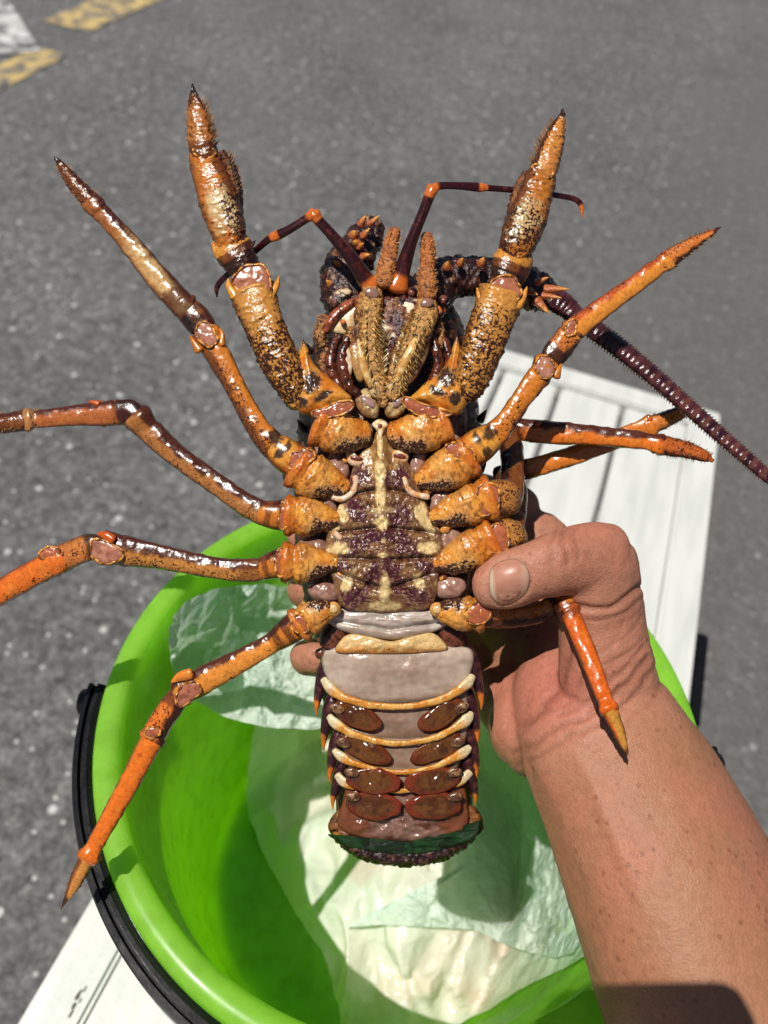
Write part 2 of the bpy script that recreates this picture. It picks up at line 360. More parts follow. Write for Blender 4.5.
def box(name, x0, x1, y0, y1, z0, z1, mt, parent, bev=.003, cut=None):
    import bmesh
    bm = bmesh.new(); bmesh.ops.create_cube(bm, size=1)
    for v in bm.verts: v.co = ((x0 + x1) / 2 + v.co.x * (x1 - x0), (y0 + y1) / 2 + v.co.y * (y1 - y0), (z0 + z1) / 2 + v.co.z * (z1 - z0))
    bmesh.ops.bevel(bm, geom=bm.edges[:], offset=bev, segments=2, affect='EDGES')
    me = bpy.data.meshes.new(name); bm.to_mesh(me); bm.free(); me.materials.append(mt)
    o = bpy.data.objects.new(name, me); sc.collection.objects.link(o); o.parent = parent
    o.matrix_parent_inverse = Matrix.Translation(-Vector(WLOC.get(parent.name, (0, 0, 0)))); return o
bench = empty('bench', (.02, .25, GZ), 'white painted slatted bench standing on the asphalt under the green bucket', 'bench')
X0, X1, Y0, Y1 = -.1775, .2210, -.62, .697; fw = .038
box('frame_rail', X0, X0 + fw, Y0, Y1, -.030, 0, PAINT, bench); box('frame_rail', X1 - fw, X1, Y0, Y1, -.030, 0, PAINT, bench)
box('frame_rail', X0 + fw + .0005, X1 - fw - .0005, Y1 - fw, Y1, -.030, -.0007, PAINT, bench); box('frame_rail', X0 + fw + .0005, X1 - fw - .0005, Y0, Y0 + fw, -.030, -.0007, PAINT, bench)
gx = [X0 + fw, -.060, .0165, .1005, X1 - fw]
for i in range(4): box('slat', gx[i] + (.0035 if i else .001), gx[i + 1] - (.0035 if i < 3 else .001), Y0 + fw + .003, Y1 - fw - .003, -.026, -.003, PAINT, bench, .0025)
for x in (X0 + .03, X1 - .075):
    for y in (Y0 + .05, Y1 - .10): box('leg', x, x + .045, y, y + .045, GZ, -.031, PAINT, bench)
for y in (Y0 + .25, (Y0 + Y1) / 2, Y1 - .25): box('cross_bar', X0 + .01, X1 - .01, y, y + .04, -.055, -.0305, PAINT, bench)
BLK, nt, b = mat('black_plastic', (.005, .005, .006), .3, .35)
n = nd(nt, 'ShaderNodeTexNoise', i_Scale=160., i_Detail=3.); tc = nd(nt, 'ShaderNodeTexCoord'); lk(nt, tc.outputs['Object'], n.inputs['Vector']); bump(nt, b, n.outputs['Fac'], .25, .0006)
lk(nt, mth(nt, 'MULTIPLY_ADD', n.outputs['Fac'], .3, .14), b.inputs['Roughness'])
p1, p2 = G(699, 637, -.01), G(694, 700, -.01)  # black bar for an unidentified dark band beside the bench edge
box('edge_strip', X1 + .0005, X1 + .0125, p2[1] - .03, p1[1], -.028, -.002, BLK, bench, .002)['label'] = 'black strip along the side edge of the bench'
CHIP, nt, b = mat('bare_wood', (.06, .05, .04), .8)
for (px, py, r_) in ((78, 996, .0020), (74, 1006, .0016), (85, 989, .0012), (71, 1014, .0014), (80, 1001, .0010)):
    g = G(px, py, 0); a = np.linspace(0, 6.283, 11, endpoint=False); w_ = .6 + .9 * noise(np.cos(a) * 2 + px, np.sin(a) * 2, 0, 3)
    me = bpy.data.meshes.new('paint_chip'); top = [(g[0] + r_ * .5 * math.cos(q) * k, g[1] + r_ * 1.5 * math.sin(q) * k, .0006) for q, k in zip(a, w_)]; lo = [(x, y, -.001) for x, y, _ in top]
    me.from_pydata(top + lo, [], [tuple(range(11))] + [(i, 11 + i, 11 + (i + 1) % 11, (i + 1) % 11) for i in range(11)]); link('paint_chip', me, CHIP, bench, False)
# ------------------------------------------------------------------ bucket
GRN, nt, b = mat('green_plastic', rough=.28, coat=.15)
tc = nd(nt, 'ShaderNodeTexCoord'); n = nd(nt, 'ShaderNodeTexNoise', i_Scale=7., i_Detail=5.); lk(nt, tc.outputs['Object'], n.inputs['Vector'])
n2 = nd(nt, 'ShaderNodeTexNoise', i_Scale=90., i_Detail=4.); lk(nt, tc.outputs['Object'], n2.inputs['Vector'])
gc = ramp(nt, n.outputs['Fac'], [(.3, (.43, .86, .10)), (.7, (.48, .90, .12))]); lk(nt, gc, b.inputs['Base Color'])
lk(nt, mth(nt, 'MULTIPLY_ADD', n2.outputs['Fac'], .25, .17), b.inputs['Roughness']); bump(nt, b, n2.outputs['Fac'], .12, .0006)
sm = nd(nt, 'ShaderNodeMapping'); sm.inputs['Scale'].default_value = (1, 1, .12); lk(nt, tc.outputs['Object'], sm.inputs[0]); sn = nd(nt, 'ShaderNodeTexNoise', i_Scale=210., i_Detail=3.); lk(nt, sm.outputs[0], sn.inputs['Vector'])
gc = mixc(nt, mth(nt, 'MULTIPLY', mth(nt, 'GREATER_THAN', sn.outputs['Fac'], .66), .22), gc, (.62, .80, .40)); gc = mixc(nt, 1., gc, ramp(nt, n2.outputs['Fac'], [(.35, (.86, .88, .8)), (.6, (1, 1, 1))]), 'MULTIPLY'); lk(nt, gc, b.inputs['Base Color'])
tr = nd(nt, 'ShaderNodeBsdfTranslucent'); lk(nt, mixc(nt, 1., gc, (1.15, 1.02, .45), 'MULTIPLY'), tr.inputs[0]); mx = nd(nt, 'ShaderNodeMixShader'); mx.inputs[0].default_value = .68
lk(nt, b.outputs[0], mx.inputs[1]); lk(nt, tr.outputs[0], mx.inputs[2]); lk(nt, mx.outputs[0], nt.nodes['Material Output'].inputs[0])
BR_, BZ = .113, .004
def rwall(z): return BR_ + .004 + (TOP_R - .0135 - BR_ - .004) * np.clip((z - BZ) / (RIM_Z - BZ), 0, 1)
def lathe(name, prof, mt, parent, n=160, closed=False):
    a = np.linspace(0, 2 * math.pi, n, endpoint=False); P = np.array(prof)
    V = np.stack([P[:, None, 0] * np.cos(a), P[:, None, 0] * np.sin(a), np.broadcast_to(P[:, None, 1], (len(P), n))], -1).reshape(-1, 3)
    f = [(i * n + j, i * n + (j + 1) % n, (i + 1) * n + (j + 1) % n, (i + 1) * n + j) for i in range(len(P) - 1) for j in range(n)]
    if closed: f += [((len(P) - 1) * n + j, (len(P) - 1) * n + (j + 1) % n, (j + 1) % n, j) for j in range(n)]
    me = bpy.data.meshes.new(name); me.from_pydata(V.tolist(), [], f); return link(name, me, mt, parent)
bucket = empty('bucket', (0, 0, 0), 'lime green plastic bucket with black handle standing on the white bench', 'bucket')
T, rz = TOP_R, RIM_Z
inn = [(.0005, BZ), (.04, BZ), (BR_ - .006, BZ), (BR_ - .001, BZ + .002), (BR_ + .003, BZ + .007), (rwall(.03), .03), (rwall(.08), .08), (rwall(.13), .13), (rwall(.17), .17), (rwall(.196), .196), (rwall(.198) + .0012, .1985), (rwall(.222) + .001, .222), (rwall(.2245) + .0024, .2250), (rwall(rz) + .0015, rz - .010), (T - .0128, rz - .004), (T - .0108, rz - .0008), (T - .008, rz)]
outp = [(T - .003, rz - .0002), (T - .0008, rz - .002), (T, rz - .005), (T, rz - .019), (T - .002, rz - .020), (T - .003, rz - .018), (T - .0055, rz - .017), (rwall(.19) + .0035, .19), (rwall(.1) + .003, .1), (rwall(.02) + .003, .02), (BR_ + .002, .0015), (BR_ - .004, .0006), (BR_ - .012, .0006), (BR_ - .016, .0022), (.0005, .0022)]
lathe('body', inn + outp, GRN, bucket)
def hbar(name, a0, a1, prof, mt, parent, zf=lambda u: 0., n=120):
    A = np.radians(np.linspace(a0, a1, n)); k = len(prof); P = np.array(prof); V = []
    for i, a in enumerate(A):
        u = i / (n - 1); r = P[:, 0] + 0; z = P[:, 1] + zf(u)
        V.append(np.stack([r * math.cos(a), r * math.sin(a), z], 1))
    V = np.concatenate(V)
    f = [(i * k + j, i * k + (j + 1) % k, (i + 1) * k + (j + 1) % k, (i + 1) * k + j) for i in range(n - 1) for j in range(k)]
    f += [tuple(range(k))[::-1], tuple((n - 1) * k + j for j in range(k))]
    me = bpy.data.meshes.new(name); me.from_pydata(V.tolist(), [], f); o = link(name, me, mt, parent, False); return o
zt = rz - .004
hp = [(T + .0002, zt - .018), (T + .0002, zt - .001), (T + .0028, zt), (T + .0042, zt), (T + .0048, zt - .0025), (T + .0060, zt - .0025), (T + .0066, zt), (T + .0088, zt - .0008), (T + .0095, zt - .003), (T + .0095, zt - .018), (T + .009, zt - .020), (T + .003, zt - .020)]
hd = hbar('handle', -163, 17, hp, BLK, bucket, zf=lambda u: -.006 * math.sin(math.pi * u)**2)
for an in (-161, 15): 
    a = math.radians(an); m = M()
    k = 14; t = np.linspace(0, 2 * math.pi, k, endpoint=False); rad = np.array([math.cos(a), math.sin(a), 0]); tg = np.array([-math.sin(a), math.cos(a), 0])
    V = [rad * (T + q) + tg * (np.cos(t)[:, None] * r_) + np.array([0, 0, 1.]) * (np.sin(t)[:, None] * r_ + zt - .010) for q, r_ in ((.0005, .0065), (.0122, .0065), (.0134, .0052))]
    f = [(i * k + j, i * k + (j + 1) % k, (i + 1) * k + (j + 1) % k, (i + 1) * k + j) for i in range(2) for j in range(k)] + [tuple(2 * k + j for j in range(k))]
    m.add(np.concatenate(V), f, (0, 0, 0)); build(m, 'pivot', BLK, hd)
# ------------------------------------------------------------------ plastic bag lying in the bucket
def film(name, base, tr_, rough, pink=False, cre=.9):
    m, nt, b = mat(name, rough=rough, coat=.0); tc = nd(nt, 'ShaderNodeTexCoord')
    n = nd(nt, 'ShaderNodeTexNoise', i_Scale=16., i_Detail=4.); lk(nt, tc.outputs['Object'], n.inputs['Vector'])
    c = ramp(nt, n.outputs['Fac'], [(.35, base), (.65, (min(base[0] * 1.12, 1), base[1], base[2]))])
    if pink:
        A = nd(nt, 'ShaderNodeAttribute', attribute_name='Col'); c = mixc(nt, 1., c, A.outputs['Color'], 'MULTIPLY')
    lk(nt, c, b.inputs['Base Color'])
    w_ = nd(nt, 'ShaderNodeTexNoise', i_Scale=60., i_Detail=5., i_Roughness=.6); w_.inputs['Distortion'].default_value = 1.5; lk(nt, tc.outputs['Object'], w_.inputs['Vector'])
    wv = nd(nt, 'ShaderNodeVectorMath', operation='MULTIPLY_ADD'); lk(nt, w_.outputs['Color'], wv.inputs[0]); wv.inputs[1].default_value = (.012,) * 3; lk(nt, tc.outputs['Object'], wv.inputs[2])
    e1 = nd(nt, 'ShaderNodeTexVoronoi', i_Scale=75., feature='DISTANCE_TO_EDGE'); lk(nt, wv.outputs[0], e1.inputs['Vector']); e2 = nd(nt, 'ShaderNodeTexVoronoi', i_Scale=190., feature='DISTANCE_TO_EDGE'); lk(nt, wv.outputs[0], e2.inputs['Vector'])
    hh = mth(nt, 'ADD', mth(nt, 'MINIMUM', e1.outputs['Distance'], .35), mth(nt, 'MULTIPLY', mth(nt, 'MINIMUM', e2.outputs['Distance'], .3), .35)); bump(nt, b, hh, cre, .006)
    t = nd(nt, 'ShaderNodeBsdfTranslucent'); lk(nt, c, t.inputs[0]); p = nd(nt, 'ShaderNodeBsdfTransparent'); p.inputs[0].default_value = (.86, .97, .88, 1)
    m1 = nd(nt, 'ShaderNodeMixShader'); m1.inputs[0].default_value = .35; lk(nt, b.outputs[0], m1.inputs[1]); lk(nt, t.outputs[0], m1.inputs[2])
    m2 = nd(nt, 'ShaderNodeMixShader'); m2.inputs[0].default_value = tr_; lk(nt, m1.outputs[0], m2.inputs[1]); lk(nt, p.outputs[0], m2.inputs[2])
    lk(nt, m2.outputs[0], nt.nodes['Material Output'].inputs[0]); return m
def ridged(x, y, z, s): return 1 - abs(2 * fbm(x, y, z, s, 2) - 1)
def sheet(name, outline, mt, parent, off, mound, crum, col=None, n=220, seed=0, edge=(0, 0), wk=1., zs=18.):
    """a crumpled film spread over the inside of the bucket: rays through the outline meet the padded bucket wall and the heap on its floor"""
    c = np.mean(outline, 0); Oo = cr_closed(outline, n); rg = 110; r = np.linspace(0, 1, rg + 1)[1:]
    wob = 1 + (fbm(np.cos(np.linspace(0, 6.283, n)) * 6, np.sin(np.linspace(0, 6.283, n)) * 6, 0, seed + 5) - .5) * .07
    Pp = c + (Oo - c)[None] * (r[:, None, None] * wob[None, :, None]); Pp = np.concatenate([c[None], Pp.reshape(-1, 2)])
    rr = np.concatenate([[0], np.repeat(r, n)])
    d = np.stack([Pp[:, 0] - 384, 512 - Pp[:, 1], -F * np.ones(len(Pp))], 1) @ RW.T
    def S(P):
        x, y, z = P.T; q = fbm(x * 16, y * 16, z * 16, seed + 9); w1, w2 = worley(x * 34 + q * 1.2, y * 34, z * 34, seed); w3, w4 = worley(x * 80 + q * 2, y * 80, z * 80 + q, seed + 4); cr = (ridged(x * zs + y * zs * .5 + q * 2, y * zs * .55 - x * .3 * zs, z * zs * .6 + q, seed) - .6) * crum * .8 + (ridged(x * zs * 2.1 + q * 2, y * zs * 1.2 + x * zs, z * zs + q, seed + 8) - .6) * crum * .3 + (.35 - np.minimum(w2 - w1, .5)) * crum * .42 * wk + (.3 - np.minimum(w4 - w3, .45)) * crum * .16 * wk
        o_ = off + cr + edge[0] * ss(.75, 1, rr)
        return np.minimum(rwall(z) - o_ * ss(-.09, -.02, y) - np.hypot(x, y), z - (BZ + o_ + mound(x, y)))
    lo = np.full(len(d), .16); hi = np.full(len(d), 1.1)
    s = np.linspace(.25, 1., 70)            # first crossing into the wall
    prev = S(CAM + d * (s[0] / F) ); lo[:] = s[0]; hi[:] = s[-1]; found = np.zeros(len(d), bool)
    for a, b2 in zip(s[:-1], s[1:]):
        v = S(CAM + d * (b2 / F)); x = (~found) & (prev > 0) & (v <= 0); lo[x] = a; hi[x] = b2; found |= x; prev = v
    for _ in range(18):
        mid = (lo + hi) / 2; v = S(CAM + d * (mid / F)[:, None]); g = v > 0; lo = np.where(g, mid, lo); hi = np.where(g, hi, mid)
    P = CAM + d * (lo / F)[:, None]
    f = [(0, 1 + j, 1 + (j + 1) % n) for j in range(n)]
    f += [(1 + i * n + j, 1 + (i + 1) * n + j, 1 + (i + 1) * n + (j + 1) % n, 1 + i * n + (j + 1) % n) for i in range(rg - 1) for j in range(n)]
    m = M(); m.add(P, f, col(P, Pp) if col is not None else (1, 1, 1)); return build(m, name, mt, parent)
bag = empty('plastic_bag', (.03, -.02, .006), 'crumpled pale green translucent plastic bag lying inside the green bucket', 'bag')
FILM = film('bag_film', (.78, .92, .84), .12, .16); FILL = film('bag_filled', (.90, .93, .86), .10, .15, True, .28)
mnd = lambda x, y: .055 * np.exp(-((x - .035)**2 / .0042 + (y + .005)**2 / .010))
def fillcol(P, Q):
    n = fbm(P[:, 0] * 28, P[:, 1] * 28, P[:, 2] * 28, 21); k = ss(.5, .68, n)
    c = mix((1, 1, .97), (.88, .68, .60), k * .55); e = ss(300, 260, Q[:, 0]); return mix(c, (.78, .95, .78), np.maximum(e, ss(500, 580, Q[:, 0])) * .8)
sheet('filled_bottom', [(262, 700), (248, 790), (262, 850), (290, 905), (322, 950), (338, 1000), (352, 1040), (410, 1046), (462, 1024), (530, 985), (590, 952), (606, 880), (596, 800), (540, 740), (440, 690), (340, 680)], FILL, bag, .004, mnd, .032, fillcol, seed=2, wk=.22, zs=24.)
sheet('upper_fold', [(168, 640), (184, 603), (236, 586), (300, 588), (380, 600), (420, 660), (400, 715), (330, 726), (270, 728), (205, 706), (176, 676)], FILM, bag, .006, lambda x, y: .190 - .28 * (x + .10) + .10 * (y - .03), .022, seed=31)
sheet('side_fold', [(470, 700), (440, 800), (450, 870), (400, 905), (345, 926), (395, 925), (470, 930), (520, 950), (572, 950), (600, 880), (606, 800), (590, 730), (540, 690)], FILM, bag, .014, lambda x, y: mnd(x, y) + .006, .016, seed=47)
# ------------------------------------------------------------------ rock lobster, belly towards the camera
LB = empty('lobster', W(395, 600, -60)[()], 'orange and maroon spiny lobster held belly up over the green bucket', 'lobster')
def one(name, pts, col, mt=SHELL, parent=None, extra=None, **k):
    m = M(); tube(m, pts, col, **k)
    if extra: extra(m)
    return build(m, name, mt, parent or LB)
def pl(name, out, z0, h, col, mt=SHELL, parent=None, extra=None, **k):
    m = M(); plate(m, out, z0, h, col, **k)
    if extra: extra(m)
    return build(m, name, mt, parent or LB)
# carapace (the back shell, seen at both flanks)
def carcol(t, a, V):
    n = fbm(V[:, 0] * .12, V[:, 1] * .12, V[:, 2] * .12, 4); n2 = fbm(V[:, 0] * .4, V[:, 1] * .4, V[:, 2] * .4, 14)
    c = mix(MR, BR, ss(.45, .75, n)); c = mix(c, (.42, .30, .16), ss(.6, .75, n2) * .6)
    return np.concatenate([c, np.full((len(t), 1), .75)], 1)
def carx(m):
    for (x, y) in ((306, 352), (308, 372), (303, 395), (300, 430), (299, 470), (480, 372), (484, 350), (484, 420), (484, 470)):
        s = -1 if x < 390 else 1; spike(m, x - s * 4, y, -60, x + s * 3, y - 11, -52, 4.5, DK, MR)
one('carapace', [(388, 290, -60, 40, 30), (390, 315, -70, 66, 45), (390, 350, -82, 78, 62), (390, 400, -90, 88, 74), (389, 470, -92, 93, 80), (389, 540, -92, 93, 78), (390, 600, -88, 84, 68), (393, 632, -84, 76, 58)], carcol, DSH, n=72, step=2.4, cap=(.3, .1), disp=lambda t, a, V: (np.maximum(fbm(V[:, 0] * .16, V[:, 1] * .16, V[:, 2] * .16, 8) - .5, 0)) * 10 + (fbm(V[:, 0] * .4, V[:, 1] * .4, V[:, 2] * .4, 2) - .5) * 3, extra=carx)
# underside wall between the legs
def sidecol(x, y): 
    n = fbm(x * .2, y * .2, 0, 3); return np.concatenate([mix(BR, (.30, .20, .16), ss(.4, .6, n)), np.full((len(x), 1), .35)], 1)
pl('belly_wall', [(322, 395), (388, 385), (458, 395), (468, 450), (470, 520), (468, 590), (450, 618), (390, 622), (330, 618), (308, 590), (305, 520), (308, 450)], -26, 14, sidecol, DSH, n=120, rings=30, back=30)
# sternum ----------------------------------------------------
SX = lambda y: 380.5 + (y - 430) * .030
def g2(x, y, cx, cy, rx, ry, rot=0):
    r = math.radians(rot); dx, dy = x - cx, y - cy; u, v = dx * math.cos(r) + dy * math.sin(r), -dx * math.sin(r) + dy * math.cos(r)
    return np.sqrt((u / rx)**2 + (v / ry)**2)
def sterncol(x, y):
    n = fbm(x * .22, y * .22, 0, 3); n2 = noise(x * .75, y * .75, 0, 8); w_ = (n - .5) * 1.1
    s = x - SX(y); sa = abs(s)
    c = mix((.19, .080, .022), (.36, .19, .060), ss(.4, .65, n))
    c = mix(c, (.095, .034, .022), ss(-2, 10, y - (470 + sa * .15)) * .55)
    for cx, cy, rx, ry, ro in ((358, 476, 14, 12, 0), (398, 477, 14, 12, 0), (356, 512, 13, 13, 0), (402, 515, 15, 12, 0), (352, 546, 20, 12, -18), (408, 546, 20, 12, 18), (366, 536, 16, 8, -22), (398, 535, 16, 8, 22),
                               (372, 578, 8, 32, 26), (396, 578, 8, 32, -26), (352, 598, 14, 12, 0), (418, 596, 14, 12, 0), (383, 537, 15, 6, 0), (338, 566, 14, 7, -10), (424, 566, 14, 7, 10)):
        c = mix(c, (.060, .008, .020), ss(1.25, .55, g2(x, y, cx, cy, rx, ry, ro) + w_) * .92)
    c = mix(c, (.40, .28, .13), ss(.66, .78, n2) * .45)
    for cx, cy, rx, ry, ro, k in ((379.5, 470, 6, 12, 0, 1), (380, 496, 5.5, 16, 0, 1), (381, 523, 7, 7, 0, 1), (383, 555, 6, 3, 0, .9), (385, 590, 5, 17, 0, .8), (385, 606, 17, 5, 0, .7), (380, 440, 3., 20, 0, 1),
                                  (342, 514, 7.5, 9, -20, 1), (335, 531, 5, 6, 0, 1), (420, 511, 7, 8, 10, 1), (425, 522, 5, 9, -25, 1), (431, 531, 4, 5, 0, 1), (338, 549, 11, 7, -8, 1), (427, 547.5, 11, 7, 8, 1), (347, 583, 6, 9, 15, 1), (419, 581, 6, 9, -15, 1), (382, 510, 14, 3, 0, .5), (384, 540, 3, 3, 0, .6)):
        c = mix(c, (.66, .48, .22), ss(1.1, .75, g2(x, y, cx, cy, rx, ry, ro) + w_ * .8) * k)
    for y0, sl in ((488, .22), (527, .12), (560, -.05), (590, -.35)): c = mix(c, (.05, .016, .012), np.exp(-((y - y0 - sl * sa) / 2.2)**2)[:] * ss(4, 9, sa) * .75)  # shade painted into the grooves to deepen the relief
    c = c * (.80 + .4 * noise(x * .7, y * .7, 0, 18))[:, None]
    return np.concatenate([c, np.full((len(x), 1), .16)], 1)
def sternz(x, y):
    s = abs(x - SX(y)); z = -ss(20, 75, s) * 5 + fbm(x * .22, y * .22, 0, 6) * 5 + noise(x * .8, y * .8, 0, 16) * .9
    for y0, sl in ((488, .22), (527, .12), (560, -.05), (590, -.35)): z = z - 6.0 * np.exp(-((y - y0 - sl * s) / 2.6)**2) * ss(3, 9, s)
    z = z + 3.5 * np.exp(-(s / 6)**2) - 3.5 * ss(5, 0, abs(y - 566 - s * 1.1)) * ss(2, 12, s)
    return z
pl('sternum', [(380, 424), (385, 432), (391, 446), (402, 453), (410, 466), (417, 480), (425, 500), (433, 518), (441, 532), (444, 550), (442, 566), (438, 580), (436, 598), (426, 609), (408, 611), (386, 613), (362, 611), (346, 609), (336, 598), (333, 580), (328, 566), (325, 550), (328, 532), (334, 518), (341, 500), (348, 482), (354, 466), (361, 452), (371, 446), (376, 432)],
   4, 7, sterncol, SHELL, n=220, rings=80, back=16, zf=sternz, c0=(385, 545))
# small curled plates and condyles along the sternum edge
for q in ([(346, 452), (352, 448), (358, 456), (366, 455), (369, 461), (362, 467), (352, 466), (347, 461)], [(391, 454), (398, 448), (406, 449), (409, 456), (406, 463), (396, 463), (390, 459)]):
    pl('gill_opening', q, 4, 5, plain((.66, .48, .30), c2=(.72, .36, .14), fr=.3), n=36, parent=LB)
    cx, cy = np.mean(q, 0); pl('socket', oval(cx, cy, 6.5, 2.6, 8), 9.0, .6, plain((.16, .03, .02)), n=20, rings=4, back=1)
for pts in ([(333, 497), (342, 499), (352, 493), (356, 484), (355, 477)], [(404, 478), (407, 487), (414, 494), (428, 497)], [(334, 533), (341, 538)]):
    one('rim_fold', [(x, y, 8, 3.2) for x, y in pts], (lambda t, a, V: np.concatenate([mix((.68, .50, .34), (.60, .27, .09), ss(.4, .7, noise(V[:, 0] * .3, V[:, 1] * .3, 0, 4))), np.zeros((len(t), 1))], 1)), n=12, step=1.5)
for x, y, r in ((332, 489, 6), (342, 485, 5), (325, 527, 6), (333, 523, 4.5), (316, 567, 6.5), (327, 563, 4.5), (418, 486, 5), (428, 490, 6), (441, 522, 5), (446, 529, 6), (449, 562, 5.5), (455, 570, 6), (344, 460, 4), (340, 575, 4), (443, 578, 4), (357, 446, 4), (401, 446, 4), (372, 452, 4), (389, 452, 4)):
    pl('condyle', oval(x, y, r * 1.15, r * .85, 30 if x < 385 else -30), 3, r * .8, plain((.56, .23, .045), c2=BR), n=22, rings=5)
for x, y in ((333.5, 609), (437, 609.5)):
    pl('opening_knob', oval(x, y, 7.5, 7.5), 10, 4, plain((.54, .25, .06)), n=26, rings=6)
    pl('opening_lid', oval(x, y, 4.8, 4.8), 13.5, 1.5, plain((.58, .38, .16)), n=20, rings=4, back=1)
# soft membranes between the leg bases
for x, y, rx, ry, ro in ((339, 466, 10, 17, -18), (325, 506, 12, 17, -22), (314, 548, 17, 11, 14), (325, 592, 18, 10, 8), (418, 464, 8, 18, 16), (441, 502, 11, 17, 20), (449, 541, 14, 15, 0), (450, 588, 17, 12, -8), (367, 437, 6, 14, 12), (392, 437, 6, 13, -12)):
    pl('joint_membrane', oval(x, y, rx, ry, ro), -2, 8, plain((.36, .20, .15), c2=(.25, .125, .09), fr=.12, seed=int(x)), FLESH, n=40, rings=10, zf=lambda x, y: (fbm(x * .2, y * .2, 0, 5) - .5) * 4)
# --------------------------- legs
def patch(name, parent, out, z, h=1.2, c=PK, mt=FLESH, c2=None, **k):
    out = cr_closed(out, 24); oc_ = out.mean(0); aa = np.arctan2(*(out - oc_).T); out = oc_ + (out - oc_) * (1 + (noise(np.cos(aa) * 1.6 + oc_[0], np.sin(aa) * 1.6 + oc_[1], 0, 3) - .5) * .42)[:, None]
    h = min(h, 1.4); c = np.array(c) * (.92, .54, .38); c2 = np.array(c2) * (.8, .48, .35) if c2 is not None else c * .7
    o = pl(name, out, z - .6, h, plain(c, c2=c2, fr=.25), mt, parent, n=36, rings=8, back=3, zf=lambda x, y: (fbm(x * .3, y * .3, 0, 4) - .5) * 1.6)
    q = cr_closed(out, 30); q = np.concatenate([q, q[:2]])
    m = M(); tube(m, [(x, y, z - .2 + .5 * math.sin(i * 1.7), 1.15 + .5 * math.sin(i * 2.3 + x)) for i, (x, y) in enumerate(q)], lambda t, a, V: np.concatenate([mix(LO, BR, ss(.35, .65, fbm(V[:, 0] * .3, V[:, 1] * .3, 0, 3))), np.full((len(t), 1), .1)], 1), n=10, step=1.)
    build(m, 'rim', SHELL, parent); return o
def coxa(leg, pts, mem, spots=(), side=1, memz=20, dark=None):
    """basal segment: fat orange barrel, mottled near the body, a pink window at its outer end with a rim"""
    def col(t, a, V):
        n = fbm(V[:, 0] * .12, V[:, 1] * .12, V[:, 2] * .12, 5); n2 = fbm(V[:, 0] * .4, V[:, 1] * .4, 0, 6)
        c = mix(LO, O, ss(.35, .65, n)); c = mix(c, (.66, .34, .09), ss(.3, .0, abs(t - .5)) * .5)
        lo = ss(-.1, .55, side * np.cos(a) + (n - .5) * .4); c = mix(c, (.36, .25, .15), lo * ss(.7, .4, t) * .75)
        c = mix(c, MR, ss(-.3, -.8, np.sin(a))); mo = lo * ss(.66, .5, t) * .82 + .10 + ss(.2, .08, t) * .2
        c = mix(c, RO, ss(.8, .97, t) * .55); c = mix(c, BR, ss(.5, .95, abs(np.cos(a))) * .45)  # redder outer rim; browner long edges include painted contact shading
        c = mix(c, (.24, .09, .02), ss(.62, .72, noise(V[:, 0] * .42, V[:, 1] * .42, 0, 31)) * ss(.45, .6, t) * ss(.9, .8, t) * .8); c = mix(c, (.58, .36, .14), ss(.72, .82, noise(V[:, 0] * .5, V[:, 1] * .5, 0, 41)) * lo * ss(.7, .5, t))
        return np.concatenate([c, mo[:, None]], 1)
    dd = lambda t, a, V: rough_d(1.3, .3)(t, a, V) - 2.4 * np.exp(-((t - .80) / .05)**2) + 2.2 * ss(.86, .95, t) - 1.6 * np.exp(-((np.sin(a + .5 * side) - .35) / .12)**2) * ss(.75, .3, t) + 1.4 * np.maximum(noise(V[:, 0] * .42, V[:, 1] * .42, V[:, 2] * .42, 31) - .6, 0) * 4 * ss(.4, .6, t)
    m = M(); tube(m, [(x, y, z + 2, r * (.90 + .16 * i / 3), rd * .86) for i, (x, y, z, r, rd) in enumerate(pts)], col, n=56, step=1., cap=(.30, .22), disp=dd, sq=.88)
    x0, y0, z0 = pts[-1][:3]; o = build(m, 'leg_base', SHELL, leg)
    patch('soft_window', leg, mem, memz, 1.5, (.44, .22, .13), c2=(.36, .17, .11))
    return o
KEEL = lambda t, a, V: 1.0 * np.exp(-((np.sin(a) - .62) / .16)**2) * np.sign(.01 + (np.cos(a) > 0)) - .5 + (fbm(V[:, 0] * .13, V[:, 1] * .13, V[:, 2] * .13, 15) - .5) * 2.6 + 1.3 * ss(.93, 1, t) - 1.0 * np.exp(-((t - .90) / .03)**2)
def legs(nm_label, merus, mcol, **k):
    m = M(); mt = k.pop('mt', LEGM); k.setdefault('disp', KEEL); k.setdefault('sq', .86); tube(m, merus, mcol, **k); o = build(m, 'leg', mt, LB); return o
def seg(name, leg, pts, col, spikes=(), mt=None, **k):
    mt = mt or (SHELL if 'disp' in k else LEGM); k.setdefault('disp', KEEL if name in ('shin', 'knee') else None); k.setdefault('sq', .86)
    m = M(); tube(m, pts, col, **k)
    for s in spikes: spike(m, *s)
    return build(m, name, mt, leg)
def dotty(lo=.85, t0=.05, t1=.8, sd=0): return lambda t, a: lo * ss(t0, t0 + .15, t) * ss(t1 + .1, t1 - .1, t) * ss(-.2, .5, np.sin(a) + .4 * sd * np.cos(a))
tub = lambda amp: (lambda t, a, V: np.maximum(noise(V[:, 0] * .33, V[:, 1] * .33, V[:, 2] * .33, 7) - .45, 0) * amp)
SPOTC = (.05, .03, .02)
